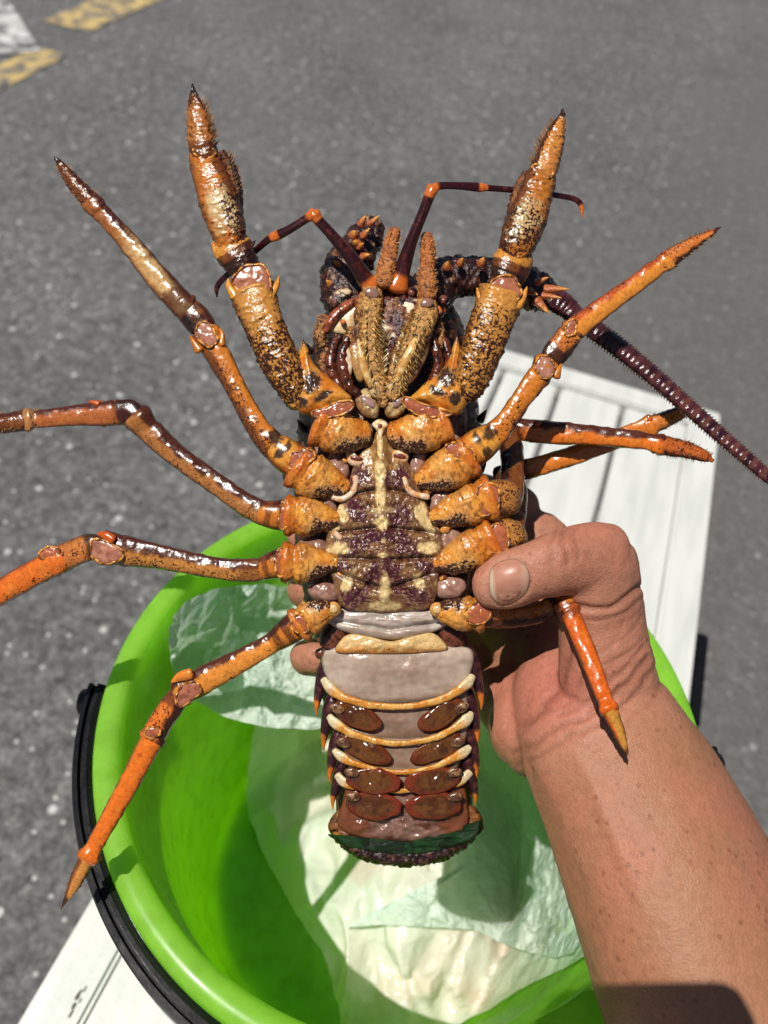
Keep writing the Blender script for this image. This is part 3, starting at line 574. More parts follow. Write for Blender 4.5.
def spots(leg, lst, z):
    return
    for (x, y, rx, ry, ro) in lst:
        a = np.linspace(0, 6.283, 12, endpoint=False); w_ = 1 + (noise(np.cos(a) * 2 + x, np.sin(a) * 2 + y, 0, 3) - .5) * .5
        o_ = oval(x, y, rx, ry, ro); o_ = np.array([x, y]) + (o_ - [x, y]) * w_[:, None]
        pl('dark_spot', o_, z(x, y) if callable(z) else z, .8, plain((.05, .03, .02), .35, c2=(.30, .19, .10), fr=.5), SHELL, leg, n=26, rings=5, back=2)
# leg 1 left
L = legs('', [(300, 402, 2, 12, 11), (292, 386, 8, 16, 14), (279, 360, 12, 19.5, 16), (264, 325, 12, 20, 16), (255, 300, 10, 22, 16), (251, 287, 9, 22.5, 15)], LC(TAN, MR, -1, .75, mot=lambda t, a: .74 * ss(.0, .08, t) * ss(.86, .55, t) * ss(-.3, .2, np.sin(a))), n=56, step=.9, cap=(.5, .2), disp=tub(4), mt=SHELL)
coxa(L, [(366, 434, -2, 14, 13), (350, 434, 4, 20, 16), (334, 431, 8, 22, 17), (318, 424, 7, 20, 15)], [(312, 411), (326, 407), (340, 402), (352, 402), (352, 409), (340, 415), (322, 417), (312, 415)], side=-1, memz=22)
pl('spined_segment', [(303, 340), (308, 352), (316, 366), (330, 378), (344, 390), (352, 399), (338, 406), (318, 413), (302, 414), (293, 402), (289, 388), (293, 370), (299, 352)], 6, 14, plain(LO, c2=O, fr=.08, dots=[(311, 382, 8.5, 11, 15), (302.5, 403, 5.5, 5, 0), (322, 396, 9, 3.6, -32)]), SHELL, L, n=80, rings=24, back=16, c0=(313, 391), zf=lambda x, y: (fbm(x * .2, y * .2, 0, 5) - .5) * 2.5, extra=lambda m: spike(m, 305, 352, 10, 303, 339, 14, 4, LO, DK))
spots(L, [(311, 382, 8.5, 11, 15), (302.5, 403, 5.5, 5, 0), (322, 396, 9, 3.6, -32)], lambda x, y: 16.6 - .3 * abs(x - 312))
seg('flange', L, [(235, 296, 14, 6, 7), (229, 286, 14, 3.6, 5), (228, 279, 14, 1)], LC(LO, O, 1, .6, mot=.1), n=20, step=1.2)
seg('flange', L, [(269, 296, 14, 6, 7), (276, 286, 14, 3.8, 5), (279, 276, 14, .6)], LC(LO, O, 1, .6, mot=.1), n=20, step=1.2)
patch('soft_window', L, [(234, 282), (238, 270), (250, 264), (264, 267), (270, 280), (268, 294), (257, 301), (243, 297)], 22, 3, (.44, .27, .20), c2=(.38, .22, .16))
K = seg('knee', L, [(248, 272, 6, 15, 12), (241, 262, 6, 17, 14), (233, 249, 5, 20, 15), (228, 240, 4, 17, 13)], LC(BR, MR, 1, .2, mot=.25, bands=[(.3, .22, DK, .85), (.85, .18, LO, .8)]), spikes=[(218, 252, 8, 211, 242, 10, 5, LO, O), (247, 250, 8, 256, 240, 8, 4, BR, DK)], n=40, step=1.1, disp=rough_d(1.6))
S_ = seg('shin', L, [(232, 243, 6, 15, 13), (226, 224, 8, 18.5, 15), (217, 195, 9, 19.5, 15), (209, 172, 8, 17, 13), (204, 158, 7, 15, 11), (203, 152, 7, 13, 10)], LC((.42, .125, .014), BR, 1, .20, mot=lambda t, a: .62 * ss(.95, .4, t) * ss(-.5, .3, np.cos(a)) + .05, front=(.30, .12, (.60, .47, .24), .38)), n=56, step=.9, disp=tub(3.6))
one('crest', [(238, 215, 4, 5, 8), (236, 190, 6, 6, 8), (230, 168, 6, 6, 7), (222, 152, 6, 3, 4)], LC(BR, DK, 1, .1, mot=.5), FUZZ, S_, n=24, step=1.4, disp=rough_d(3, .5))
bristles('bristles', L, [(232, 200, 6, 9), (230, 175, 6, 9), (221, 153, 6, 8)], 1, 90, 6)
Cl = seg('claw', L, [(205, 155, 8, 14, 11), (202, 145, 9, 13.5, 11), (199, 125, 9, 12, 9), (196, 107, 8, 8.5, 7), (193.5, 94, 8, 4, 4), (192, 84, 8, .6)], LC(BR, MR, 1, .3, mot=.3, bands=[(.97, .14, DK, .95), (.45, .3, (.42, .15, .03), .7)]), n=36, step=1, disp=rough_d(1.8, .4))
patch('soft_window', L, oval(204, 152, 12, 6, 8), 17, 1.5, (.50, .33, .28))
bristles('bristles', L, [(208, 148, 9, 10), (204, 125, 9, 9), (197, 100, 8, 5)], 1, 130, 7)
bristles('bristles', L, [(196, 148, 9, 9), (193, 118, 9, 7), (192, 96, 8, 3)], -1, 40, 4)
# leg 2 left
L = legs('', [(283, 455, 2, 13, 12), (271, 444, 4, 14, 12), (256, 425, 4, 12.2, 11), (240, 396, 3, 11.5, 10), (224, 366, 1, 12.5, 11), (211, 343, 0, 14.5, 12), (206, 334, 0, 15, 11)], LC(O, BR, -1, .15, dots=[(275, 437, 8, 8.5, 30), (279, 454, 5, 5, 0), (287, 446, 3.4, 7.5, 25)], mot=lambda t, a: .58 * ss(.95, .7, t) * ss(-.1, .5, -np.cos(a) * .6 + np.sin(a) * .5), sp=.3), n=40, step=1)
coxa(L, [(346, 489, 0, 10, 11), (326, 481, 3, 20, 16), (312, 476, 7, 23, 17), (297, 466, 7, 20, 15)], [(289, 464), (293, 454), (303, 449), (314, 451), (315, 458), (304, 465), (293, 469)], side=-1, memz=21)
seg('ring_segment', L, [(296, 462, 2, 17, 14), (286, 455, 4, 17, 15), (276, 447, 4, 15, 13)], LC(LO, O, -1, .5, mot=.15, bands=[(.2, .2, RO, .4)], dots=[(275, 437, 8, 8.5, 30), (279, 454, 5, 5, 0), (287, 446, 3.4, 7.5, 25)]), n=36, step=1)
spots(L, [(275, 437, 8, 8.5, 30), (279, 454, 5, 5, 0), (287, 446, 3.4, 7.5, 25)], 17)
patch('soft_window', L, [(196, 338), (199, 326), (208, 323), (216, 331), (217, 342), (208, 348)], 12, 2.5, (.50, .36, .32))
seg('flange', L, [(221, 344, 6, 5, 6), (222, 334, 7, 2.6, 3), (219, 328, 7, .8)], O, n=16)
seg('flange', L, [(199, 350, 6, 5, 6), (193, 341, 7, 2.6, 3), (190, 336, 7, .8)], O, n=16)
seg('knee', L, [(206, 330, -2, 13, 11), (197, 320, -2, 15, 12), (185, 306, -3, 13.5, 11)], LC(MR, DK, -1, .2, mot=.3, bands=[(.95, .2, BR, .7)]), n=36, step=1)
seg('shin', L, [(187, 309, -2, 13, 11), (176, 298, -2, 13.5, 12), (155, 275, -2, 13, 11), (131, 245, -3, 11, 10), (108, 220, -4, 10, 9), (97, 208, -4, 11, 10), (90, 201, -4, 10, 9)], LC((.27, .085, .018), MR, 1, .15, mot=.12, bands=[(.05, .18, MR, .7)], front=(.40, .22, (.60, .38, .15), .32)), n=40, step=1)
seg('claw', L, [(94, 204, -4, 10, 9), (85, 195, -4, 9, 8), (72, 180, -4, 7.5, 7), (62, 167, -4, 4.5, 4.5), (54, 156, -4, .6)], LC(BR, MR, 1, .2, mot=.35, bands=[(.97, .14, DK, .9)]), n=28, step=1, disp=rough_d(1.5, .5))
bristles('bristles', L, [(98, 208, -4, 10), (80, 190, -4, 8), (60, 164, -4, 3)], 0, 150, 5)
# leg 3 left
L = legs('', [(268, 515, -2, 12, 12), (256, 510, -2, 13, 12), (238, 499, -4, 12, 11), (208, 478, -8, 11.5, 10), (175, 454, -12, 12, 11), (152, 433, -14, 13.5, 12), (137, 417, -14, 15, 13)], LC((.34, .13, .032), MR, 1, -.08, mot=lambda t, a: .35 * ss(-.2, .5, -np.cos(a)) + .1, sp=.4), n=40, step=1.1)
coxa(L, [(337, 520, 0, 9, 10), (318, 517, 2, 18, 15), (303, 516, 5, 21, 16), (286, 515, 5, 17, 14)], oval(284, 515, 5.5, 15, 5), side=-1, memz=17.5)
seg('ring_segment', L, [(286, 515, -2, 16, 14), (276, 515, 0, 15, 14), (262, 513, 0, 12.5, 12)], LC(O, MR, 1, .4, mot=.25, bands=[(.3, .12, DK, .7), (.75, .15, BR, .8)]), n=36, step=1)
seg('knee', L, [(141, 421, -14, 12, 11), (130, 412, -14, 13, 12), (116, 413, -15, 13.5, 12), (104, 414, -16, 13, 11)], LC(MR, DK, 1, .2, mot=.2, bands=[(.9, .25, (.38, .10, .02), .8)]), n=32, spikes=[(98, 404, -8, 88, 401, -6, 4, RO, RO)])
seg('shin', L, [(112, 413, -14, 14, 12), (98, 414, -14, 12.5, 11), (70, 416, -15, 11, 10), (40, 419, -16, 10, 9), (28, 420, -16, 12, 10)], LC((.36, .10, .025), MR, 1, .30, mot=.08, bands=[(.97, .1, (.42, .2, .07), .7)]), n=36)
seg('claw', L, [(30, 420, -16, 11, 9), (12, 422, -16, 10, 9), (-10, 425, -17, 9, 8), (-40, 432, -18, 1)], LC(BR, MR, 1, .4, mot=.3), n=28, disp=rough_d(2, .4))
bristles('bristles', L, [(40, 419, -16, 11), (10, 422, -16, 10), (-12, 425, -17, 9)], 0, 120, 4.5, (.35, .18, .08))
# leg 4 left
L = legs('', [(268, 569, -4, 11, 11), (250, 570, -4, 12.5, 12), (221, 569, -6, 11.5, 11), (185, 562, -9, 12, 11), (150, 555, -12, 13.5, 12), (120, 550, -14, 17, 14), (104, 548, -14, 17, 13)], LC((.42, .17, .035), MR, 1, -.05, mot=lambda t, a: .45 * ss(-.2, .5, -np.cos(a)) + .12, sp=.4, bands=[(.12, .07, BR, .6)]), n=44, step=1.1)
coxa(L, [(336, 563, 0, 9, 10), (315, 563, 2, 18, 15), (300, 563, 5, 20.5, 16), (283, 562, 5, 17, 14)], oval(281, 562, 5.5, 14, 3), side=-1, memz=17.5)
seg('ring_segment', L, [(284, 563, -3, 16, 14), (274, 565, -2, 14, 13), (262, 569, -3, 11.5, 11)], LC(O, MR, 1, .4, mot=.3, bands=[(.35, .12, DK, .7), (.8, .15, BR, .8)]), n=36, step=1)
patch('soft_window', L, [(92, 547), (95, 541), (106, 540), (118, 548), (122, 556), (114, 563), (100, 563), (92, 558)], .5, 2.5, (.50, .36, .32), c2=(.36, .24, .2))
seg('flange', L, [(112, 540, -4, 6, 7), (104, 535, -3, 4.5, 5), (98, 534, -3, 1.5)], RO, n=18)
seg('knee', L, [(102, 548, -16, 11, 10), (90, 547, -16, 14, 12), (72, 554, -18, 14, 12), (54, 562, -20, 15, 12)], LC((.45, .14, .03), DK, -1, .9, mot=.45, bands=[(.08, .3, DK, .9)]), n=36)
patch('soft_window', L, oval(49, 553, 11, 6, -18), -8, 1.5, (.48, .24, .16))
seg('shin', L, [(60, 559, -18, 15, 12), (44, 568, -19, 14, 12), (18, 582, -21, 13.5, 12), (-15, 602, -23, 12, 11), (-50, 624, -25, 10, 9)], LC((.60, .13, .012), RO, 1, .6, mot=lambda t, a: .4 * ss(0, .5, -np.cos(a)) + .1), n=36)
# leg 5 left
L = legs('', [(276, 640, -6, 11, 10), (262, 649, -6, 11, 10), (240, 661, -8, 12.5, 11), (214, 675, -10, 14, 12), (192, 686, -12, 15, 13), (181, 692, -12, 15, 12)], LC((.62, .22, .03), MR, 1, .28, mot=lambda t, a: .25 * ss(-.2, .5, -np.cos(a)) + .08, sp=.3), n=40, step=1)
coxa(L, [(334, 609, 2, 9, 9), (322, 612, 4, 14, 13), (310, 618, 4, 17, 14), (298, 626, 2, 16, 13)], oval(300, 624, 9, 9, -40), side=1, memz=16)
seg('ring_segment', L, [(296, 626, -4, 15, 13), (285, 634, -4, 13.5, 12), (272, 643, -6, 10.5, 10)], LC(O, MR, 1, .3, mot=.45, bands=[(.35, .12, DK, .7), (.75, .15, DK, .6)]), n=36, step=1)
patch('soft_window', L, [(176, 698), (182, 686), (196, 682), (202, 690), (190, 701), (180, 706)], 1.5, 2, (.42, .25, .20), c2=(.3, .17, .13))
seg('flange', L, [(190, 674, 0, 6, 6), (180, 677, 0, 5, 5), (172, 682, 0, 1.5)], (.60, .18, .02), n=18)
seg('knee', L, [(180, 694, -14, 11, 10), (172, 706, -14, 12.5, 11), (161, 722, -14, 13, 12), (152, 738, -14, 14, 12)], LC((.58, .14, .015), DK, -1, .10, mot=.5, bands=[(.1, .25, DK, .7)]), n=36)
patch('soft_window', L, oval(152, 733, 8, 5.5, -10), -1.5, 1.5, (.46, .22, .15))
seg('shin', L, [(153, 737, -13, 13, 11), (147, 749, -13, 12, 11), (127, 787, -13, 11, 10), (106, 825, -12, 9.5, 9), (94, 847, -12, 9.5, 9), (88, 858, -12, 11, 10)], LC((.62, .135, .01), RO, -1, .5, mot=lambda t, a: .35 * ss(.3, .8, -np.cos(a)) + .05), n=36, spikes=[(82, 852, -10, 77, 854, -8, 4, RO, BR), (98, 857, -10, 101, 860, -8, 4, RO, BR), (140, 755, -6, 143, 749, -4, 4, RO, RO)])
seg('claw', L, [(88, 857, -12, 8, 8), (80, 873, -12, 7.5, 7), (72, 889, -12, 5.5, 5), (61, 909, -12, .5)], LC((.50, .20, .04), BR, 1, .3, mot=.2, bands=[(1., .25, DK, .9)]), n=24, disp=rough_d(1.4, .5))
# leg 1 right
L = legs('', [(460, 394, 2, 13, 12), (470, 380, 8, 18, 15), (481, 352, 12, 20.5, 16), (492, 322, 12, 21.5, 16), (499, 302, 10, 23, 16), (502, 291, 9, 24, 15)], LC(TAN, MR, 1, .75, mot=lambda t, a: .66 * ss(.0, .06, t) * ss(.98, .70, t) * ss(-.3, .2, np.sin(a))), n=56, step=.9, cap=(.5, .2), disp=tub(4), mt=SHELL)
coxa(L, [(392, 434, -2, 14, 13), (408, 434, 4, 20, 16), (426, 430, 8, 22, 17), (446, 422, 7, 19, 15)], [(405, 402), (411, 399), (425, 405), (440, 409), (448, 413), (436, 416), (418, 414), (407, 409)], side=1, memz=22)
pl('spined_segment', [(457, 337), (452, 352), (444, 366), (430, 378), (418, 390), (410, 399), (426, 404), (444, 412), (458, 415), (467, 404), (470, 392), (467, 370), (461, 352)], 6, 14, plain(LO, c2=O, fr=.08, dots=[(446, 377, 9, 10, -25), (455, 398.5, 6, 6, 0), (437, 391, 8.5, 4, 28)]), SHELL, L, n=80, rings=24, back=16, c0=(448, 391), zf=lambda x, y: (fbm(x * .2, y * .2, 0, 5) - .5) * 2.5, extra=lambda m: spike(m, 456, 352, 10, 457, 336, 14, 4.5, LO, BR))
spots(L, [(446, 377, 9, 10, -25), (455, 398.5, 6, 6, 0), (437, 391, 8.5, 4, 28)], lambda x, y: 16.6 - .3 * abs(x - 447))
seg('flange', L, [(486, 306, 14, 6, 7), (480, 296, 14, 4, 5), (477, 288, 14, .8)], LC(LO, O, 1, .6, mot=.1), n=20)
seg('flange', L, [(517, 306, 14, 6, 7), (523, 297, 14, 4, 5), (527, 287, 14, .8)], LC(LO, O, 1, .6, mot=.1), n=20)
patch('soft_window', L, [(487, 290), (492, 279), (503, 275), (517, 280), (521, 291), (514, 303), (503, 308), (491, 302)], 22, 3, (.44, .27, .20), c2=(.38, .22, .16))
seg('knee', L, [(505, 283, 6, 16, 12), (508, 275, 6, 18, 14), (513, 261, 5, 20, 15), (516, 250, 4, 17, 13)], LC(BR, MR, 1, .2, mot=.25, bands=[(.2, .2, DK, .85), (.75, .18, LO, .7)]), spikes=[(502, 256, 8, 500, 244, 8, 5, BR, O)], n=40, step=1.1, disp=rough_d(1.6))
S_ = seg('shin', L, [(514, 254, 6, 15, 13), (519, 240, 8, 18.5, 15), (528, 215, 9, 19.5, 15), (536, 194, 8, 16.5, 13), (541, 178, 7, 15, 11), (543, 172, 7, 13, 10)], LC((.38, .125, .016), BR, -1, .25, mot=lambda t, a: .60 * ss(.95, .4, t) * ss(-.5, .3, np.sin(a)) + .08, front=(.28, .12, (.60, .46, .22), .42)), n=56, step=.9, disp=tub(3.6))
one('crest', [(510, 234, 4, 5, 8), (513, 212, 6, 6, 8), (519, 190, 6, 6, 7), (526, 173, 6, 3, 4)], LC(BR, DK, 1, .1, mot=.5), FUZZ, S_, n=24, step=1.4, disp=rough_d(3, .5))
seg('claw', L, [(543, 172, 8, 13.5, 11), (547, 162, 9, 13, 11), (553, 144, 9, 11, 9), (558, 128, 8, 7.5, 7), (562, 116, 8, 3, 3), (563, 108, 8, .5)], LC((.50, .19, .04), MR, -1, .5, mot=.3, bands=[(.97, .14, DK, .95)]), n=36, step=1, disp=rough_d(1.8, .4))
patch('soft_window', L, oval(543, 171, 11, 6, 12), 17, 1.5, (.52, .34, .30))
bristles('bristles', L, [(538, 172, 9, 9), (546, 148, 9, 9), (558, 122, 8, 5)], -1, 120, 7)
bristles('bristles', L, [(548, 160, 9, 10), (556, 138, 9, 8), (562, 118, 8, 3)], 1, 50, 4)
# leg 2 right
L = legs('', [(478, 446, 2, 14, 13), (492, 437, 3, 14, 12), (507, 420, 3, 11.5, 11), (524, 396, 1, 11, 10), (538, 377, 0, 13, 11), (547, 364, 0, 14, 11)], LC(O, (.30, .09, .02), 1, .5, dots=[(489, 433, 8, 7, -30), (487, 452, 5, 5.5, 0)], mot=lambda t, a: .5 * ss(.95, .5, t) * ss(-.2, .5, np.cos(a) * .6 + np.sin(a) * .5), sp=.3), n=40, step=1)
coxa(L, [(418, 482, 0, 10, 11), (438, 474, 3, 20, 16), (453, 467, 7, 22, 17), (470, 456, 7, 18, 15)], [(446, 447), (452, 442), (464, 444), (474, 454), (474, 462), (462, 461), (450, 455)], side=1, memz=21)
seg('ring_segment', L, [(470, 452, 2, 17, 14), (480, 445, 4, 17.5, 15), (491, 437, 4, 15, 13)], LC(LO, O, 1, .6, mot=.15, bands=[(.2, .2, RO, .4)], dots=[(489, 433, 8, 7, -30), (487, 452, 5, 5.5, 0), (477, 438, 4, 7.5, -35)]), n=36, step=1)
spots(L, [(489, 433, 8, 7, -30), (487, 452, 5, 5.5, 0), (477, 438, 4, 7.5, -35)], 17)
patch('soft_window', L, [(537, 371), (538, 361), (545, 356), (554, 361), (556, 370), (550, 377), (542, 377)], 11, 2.5, (.50, .38, .36))
seg('flange', L, [(556, 376, 6, 5, 5), (559, 369, 7, 2.6, 3), (561, 364, 7, .8)], O, n=16)
seg('knee', L, [(549, 362, -3, 12, 11), (556, 353, -3, 14, 12), (565, 341, -3, 13.5, 12), (573, 330, -3, 13, 11)], LC((.50, .15, .025), DK, 1, .4, mot=.4, bands=[(.2, .3, DK, .9)]), n=36, step=1)
patch('soft_window', L, oval(571, 328, 5, 9, 15), 9, 1.5, (.46, .26, .2))
seg('shin', L, [(570, 334, -3, 12.5, 11), (580, 325, -3, 12.5, 11), (601, 309, -4, 11, 10), (630, 288, -5, 10, 9), (655, 269, -6, 10, 9), (668, 260, -6, 9.5, 9)], LC((.62, .22, .03), (.42, .07, .01), -1, .2, mot=lambda t, a: .4 * ss(.2, .7, -np.cos(a)) + .06), n=36)
seg('claw', L, [(664, 263, -6, 10, 9), (674, 256, -6, 9, 8), (692, 244, -6, 6.5, 6), (706, 236, -6, 4, 4), (721, 227, -6, .5)], LC((.52, .15, .03), MR, 1, .4, mot=.3, bands=[(.97, .12, DK, .9)]), n=28, disp=rough_d(1.5, .5))
bristles('bristles', L, [(664, 263, -6, 10), (690, 245, -6, 7), (712, 232, -6, 3)], 0, 130, 4.5)
# leg 3 right (folded behind, then out to the right)
L = legs('', [(508, 500, -8, 15, 14), (512, 480, -30, 13, 12), (512, 455, -60, 12, 12), (508, 438, -80, 13, 13)], LC(BR, DK, -1, .1, mot=.2), n=36)
coxa(L, [(432, 519, 0, 9, 10), (454, 511, 2, 18, 15), (472, 505, 6, 21, 17), (492, 498, 5, 21, 16)], oval(487, 498, 13, 17, 20), side=1, memz=19.5)
seg('ring_segment', L, [(494, 500, 0, 20, 15), (505, 499, 0, 20, 14), (511, 499, -5, 17, 12)], LC((.38, .15, .03), DK, 1, .3, mot=.55), n=40, step=1)
seg('shin', L, [(497, 428, -85, 11.5, 10), (524, 430, -80, 12, 11), (545, 432, -76, 12.5, 11), (575, 434, -70, 11.5, 10), (610, 437, -64, 10, 9), (645, 441, -58, 10, 9), (662, 445, -56, 10, 9)], LC((.60, .14, .012), MR, -1, .15, mot=lambda t, a: .3 * ss(.0, .6, -np.cos(a)) + .08, bands=[(.04, .16, DK, .9)]), n=36, spikes=[(538, 424, -66, 535, 420, -64, 4, RO, BR)])
seg('claw', L, [(655, 444, -57, 10, 9), (672, 447, -56, 9.5, 8.5), (690, 451, -54, 8, 7), (704, 456, -53, 6, 5.5), (713, 461, -52, 1.5)], LC((.40, .09, .015), MR, 1, .4, mot=.4), n=30, disp=rough_d(1.6, .5))
bristles('bristles', L, [(655, 444, -57, 10), (690, 451, -54, 8), (710, 459, -53, 4)], 0, 130, 5, (.30, .08, .02))
# leg 4 right
L = legs('', [(508, 540, -8, 14, 14), (514, 520, -34, 12, 12), (516, 495, -70, 12, 12), (512, 476, -96, 12, 12)], LC(BR, DK, -1, .1, mot=.2), n=36)
coxa(L, [(436, 566, 0, 9, 10), (457, 558, 2, 18, 15), (474, 549, 7, 20, 17), (494, 540, 6, 20, 16)], oval(497, 540, 11, 16, 12), side=1, memz=20.5)
seg('ring_segment', L, [(500, 541, 0, 20, 15), (510, 538, 0, 21, 14), (516, 536, -5, 17, 12)], LC((.42, .18, .04), DK, 1, .3, mot=.6), n=40, step=1)
seg('shin', L, [(500, 476, -105, 11, 10), (520, 471, -100, 11, 10), (545, 464, -98, 10.5, 10), (575, 455, -94, 10, 9), (610, 442, -90, 10, 9), (637, 431, -86, 10, 9), (652, 425, -84, 10.5, 9)], LC((.60, .17, .02), MR, 1, .6, mot=.08, bands=[(.05, .17, DK, .9)]), n=36, spikes=[(650, 420, -78, 648, 414, -76, 4, RO, BR)])
seg('claw', L, [(648, 426, -84, 9.5, 9), (662, 421, -83, 8.5, 8), (680, 413, -82, 6.5, 6), (697, 405, -80, 1)], LC((.55, .17, .03), MR, -1, .5, mot=.2), n=28, disp=rough_d(1.4, .5))
bristles('bristles', L, [(655, 424, -84, 9), (680, 413, -82, 6), (694, 407, -80, 2)], 0, 90, 4.5, (.30, .08, .02))
# leg 5 right: under the thumb and out over the palm
L = legs('', [(486, 616, -8, 12, 11), (512, 618, -20, 11, 11), (540, 612, -26, 11, 10), (562, 600, -22, 11, 10)], LC(O, MR, 1, .1, mot=.3), n=32)
coxa(L, [(437, 609, 2, 9, 9), (449, 612, 4, 14, 13), (463, 614, 4, 17, 14), (482, 614, 2, 16, 13)], oval(479, 614, 14, 12, -25), side=-1, memz=17)
seg('ring_segment', L, [(482, 614, -3, 15, 13), (490, 614, -4, 14, 12), (498, 615, -8, 11, 11)], LC(O, MR, 1, .3, mot=.45), n=32, step=1)
seg('knee', L, [(556, 590, -12, 12, 11), (563, 601, -2, 13, 12), (570, 613, 6, 12, 11)], LC((.34, .06, .01), DK, 1, .2, mot=.3), n=28)
seg('shin', L, [(566, 604, 2, 11, 10), (576, 626, 14, 10.5, 10), (590, 660, 28, 10, 9), (603, 694, 40, 9, 8), (609, 710, 46, 10, 9)], LC((.56, .10, .006), RO, 1, .5, mot=.08, bands=[(.05, .14, MR, .7)]), n=36, spikes=[(616, 712, 50, 619, 717, 50, 3.5, O, O)])
seg('claw', L, [(610, 711, 46, 8, 8), (617, 727, 50, 6.5, 6), (623, 742, 54, 4.5, 4), (628, 755, 58, .5)], LC((.45, .2, .03), RO, 1, .3, mot=.2, bands=[(1., .2, DK, .8)]), n=24, disp=rough_d(1.4, .5))
# --------------------------- head
def fz(base, dk=BR, mo=.4, fr=.3): 
    def f(t, a, V):
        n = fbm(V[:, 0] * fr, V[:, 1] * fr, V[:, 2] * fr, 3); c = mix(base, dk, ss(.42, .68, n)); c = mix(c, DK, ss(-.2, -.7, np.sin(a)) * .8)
        return np.concatenate([c, np.full((len(t), 1), mo)], 1)
    return f
def dkx(t, a, V):
    n = fbm(V[:, 0] * .18, V[:, 1] * .18, V[:, 2] * .18, 6); c = mix((.026, .006, .006), (.13, .04, .015), ss(.5, .72, n)); c = mix(c, (.55, .40, .22), ss(.70, .82, n) * .8)
    return np.concatenate([c, np.full((len(t), 1), .35)], 1)
# antennae: thick spiny stalks
def knobs(lst):
    def e(m):
        for (x, y, dx, dy, r) in lst: spike(m, x - dx * .35, y - dy * .35, -30, x + dx, y + dy, -22, r, (.38, .10, .03), LO, 12)
    return e
AN = one('antenna', [(356, 318, -40, 20, 20), (348, 296, -42, 26, 24), (346, 272, -46, 24, 22), (358, 250, -55, 20, 18), (368, 234, -62, 17, 16), (372, 224, -64, 13, 12)], dkx, DSH, n=48, step=1.2, cap=(.3, .6), disp=rough_d(4.5, .22), extra=knobs([(362, 222, 4, -7, 4.5), (372, 222, 8, -7, 4.), (354, 234, 1, -3, 5.5), (365, 234, 5, -6, 4.5), (356, 243, -3, -2, 5), (365, 256, 5, -2, 4.5), (330, 284, -4, -4, 5), (338, 264, -4, -4, 4), (360, 246, 4, -3, 4)]))
pl('pale_plate', [(342, 312), (353, 304), (360, 303), (358, 318), (352, 333), (342, 335), (332, 330)], -14, 5, plain((.70, .52, .28), c2=(.60, .40, .18), fr=.08, var=.15), SHELL, AN, n=48)
one('ridge', [(358, 300, -12, 4), (342, 309, -10, 5), (330, 322, -10, 5), (326, 331, -12, 4)], fz((.32, .08, .03), MR, .1), SHELL, AN, n=20, step=1.2)
pl('pale_spot', [(332, 294), (344, 288), (352, 292), (346, 302), (334, 308), (329, 302)], -17, 4, plain((.62, .48, .28), .5, c2=(.1, .03, .02), fr=.25), DSH, AN, n=36)
AR = one('antenna', [(414, 318, -40, 20, 20), (428, 296, -46, 24, 22), (445, 279, -54, 22, 20), (470, 276, -60, 20, 18), (492, 279, -64, 20, 18), (516, 284, -66, 21, 18), (538, 292, -66, 20, 17), (552, 299, -66, 14, 12)], dkx, DSH, n=48, step=1.2, cap=(.3, .4), disp=rough_d(4, .25), extra=knobs([(447, 266, 1, -5, 5), (461, 262, 2, -4, 4.5), (482, 262, 2, -5, 5), (540, 281, 9, -4, 4), (552, 289, 18, 0, 5), (540, 304, 10, 10, 5.5), (548, 296, 14, 2, 4), (526, 304, 4, 9, 3.5), (441, 312, -2, 3, 5), (520, 278, 3, -6, 4), (532, 292, 6, 3, 4)]))
def ringcol(t, a, V):
    n = fbm(V[:, 0] * .1, V[:, 1] * .1, 0, 3); r = np.sin(t * 240) * .5 + .5
    return np.concatenate([mix(mix((.032, .007, .011), (.075, .018, .022), ss(.4, .7, n)), (.24, .085, .05), r**4 * .5 * ss(.1, .4, t)), np.full((len(t), 1), .05)], 1)
fl = [(552, 298, -66, 12, 11), (566, 307, -66, 12, 11), (578, 318, -64, 10.5, 10), (620, 349, -58, 10, 10), (660, 382, -52, 9, 9), (720, 435, -46, 7.6, 7.6), (768, 477, -42, 6.6, 6.6), (840, 540, -36, 5, 5), (930, 620, -30, 3, 3)]
FLG = seg('whip', AR, fl, ringcol, n=28, step=.8, disp=lambda t, a, V: np.sin(t * 240 * 2.0) * .35 + (t < .03) * .8)
m = M(); C = crom([(p[0], p[1], p[2], p[3]) for p in fl[2:7]], 70)
for i in range(1, 69):
    for s in (-1, 1):
        T = C[i + 1 if i < 69 else i] - C[i - 1]; T = T[:2] / np.linalg.norm(T[:2]); N = np.array([-T[1], T[0]]) * s; p = C[i]
        spike(m, p[0] + N[0] * p[3] * .85, p[1] + N[1] * p[3] * .85, p[2] + 2, p[0] + N[0] * (p[3] + 2) + T[0] * 2, p[1] + N[1] * (p[3] + 2) + T[1] * 2, p[2] + 3, 1.1, MR, BR, 5)
tag(build(m, 'prickles', DSH, AR), kind='stuff')
def antc(js):
    def f(t, a, V):
        c = np.tile((.026, .004, .004), (len(t), 1)); n = fbm(V[:, 0] * .2, V[:, 1] * .2, 0, 3); c = mix(c, (.10, .018, .010), ss(.55, .8, n) * .6)
        for j, w_ in js: c = mix(c, (.52, .12, .016), ss(w_, w_ * .6, abs(t - j)))
        return np.concatenate([c, np.zeros((len(t), 1))], 1)
    return f
GL = shell_mat('feeler_gloss', .12, .0, bstr=.04)
A1 = one('feeler', [(372, 287, 4, 10, 9), (364, 277, 6, 8.5, 8), (352, 259, 9, 7, 7), (330, 233, 12, 5.6, 5.5), (318, 220, 13, 5.6, 5.5), (314, 214, 14, 7, 6.5)], antc([(0, .13), (.98, .075)]), GL, n=28, step=.9)
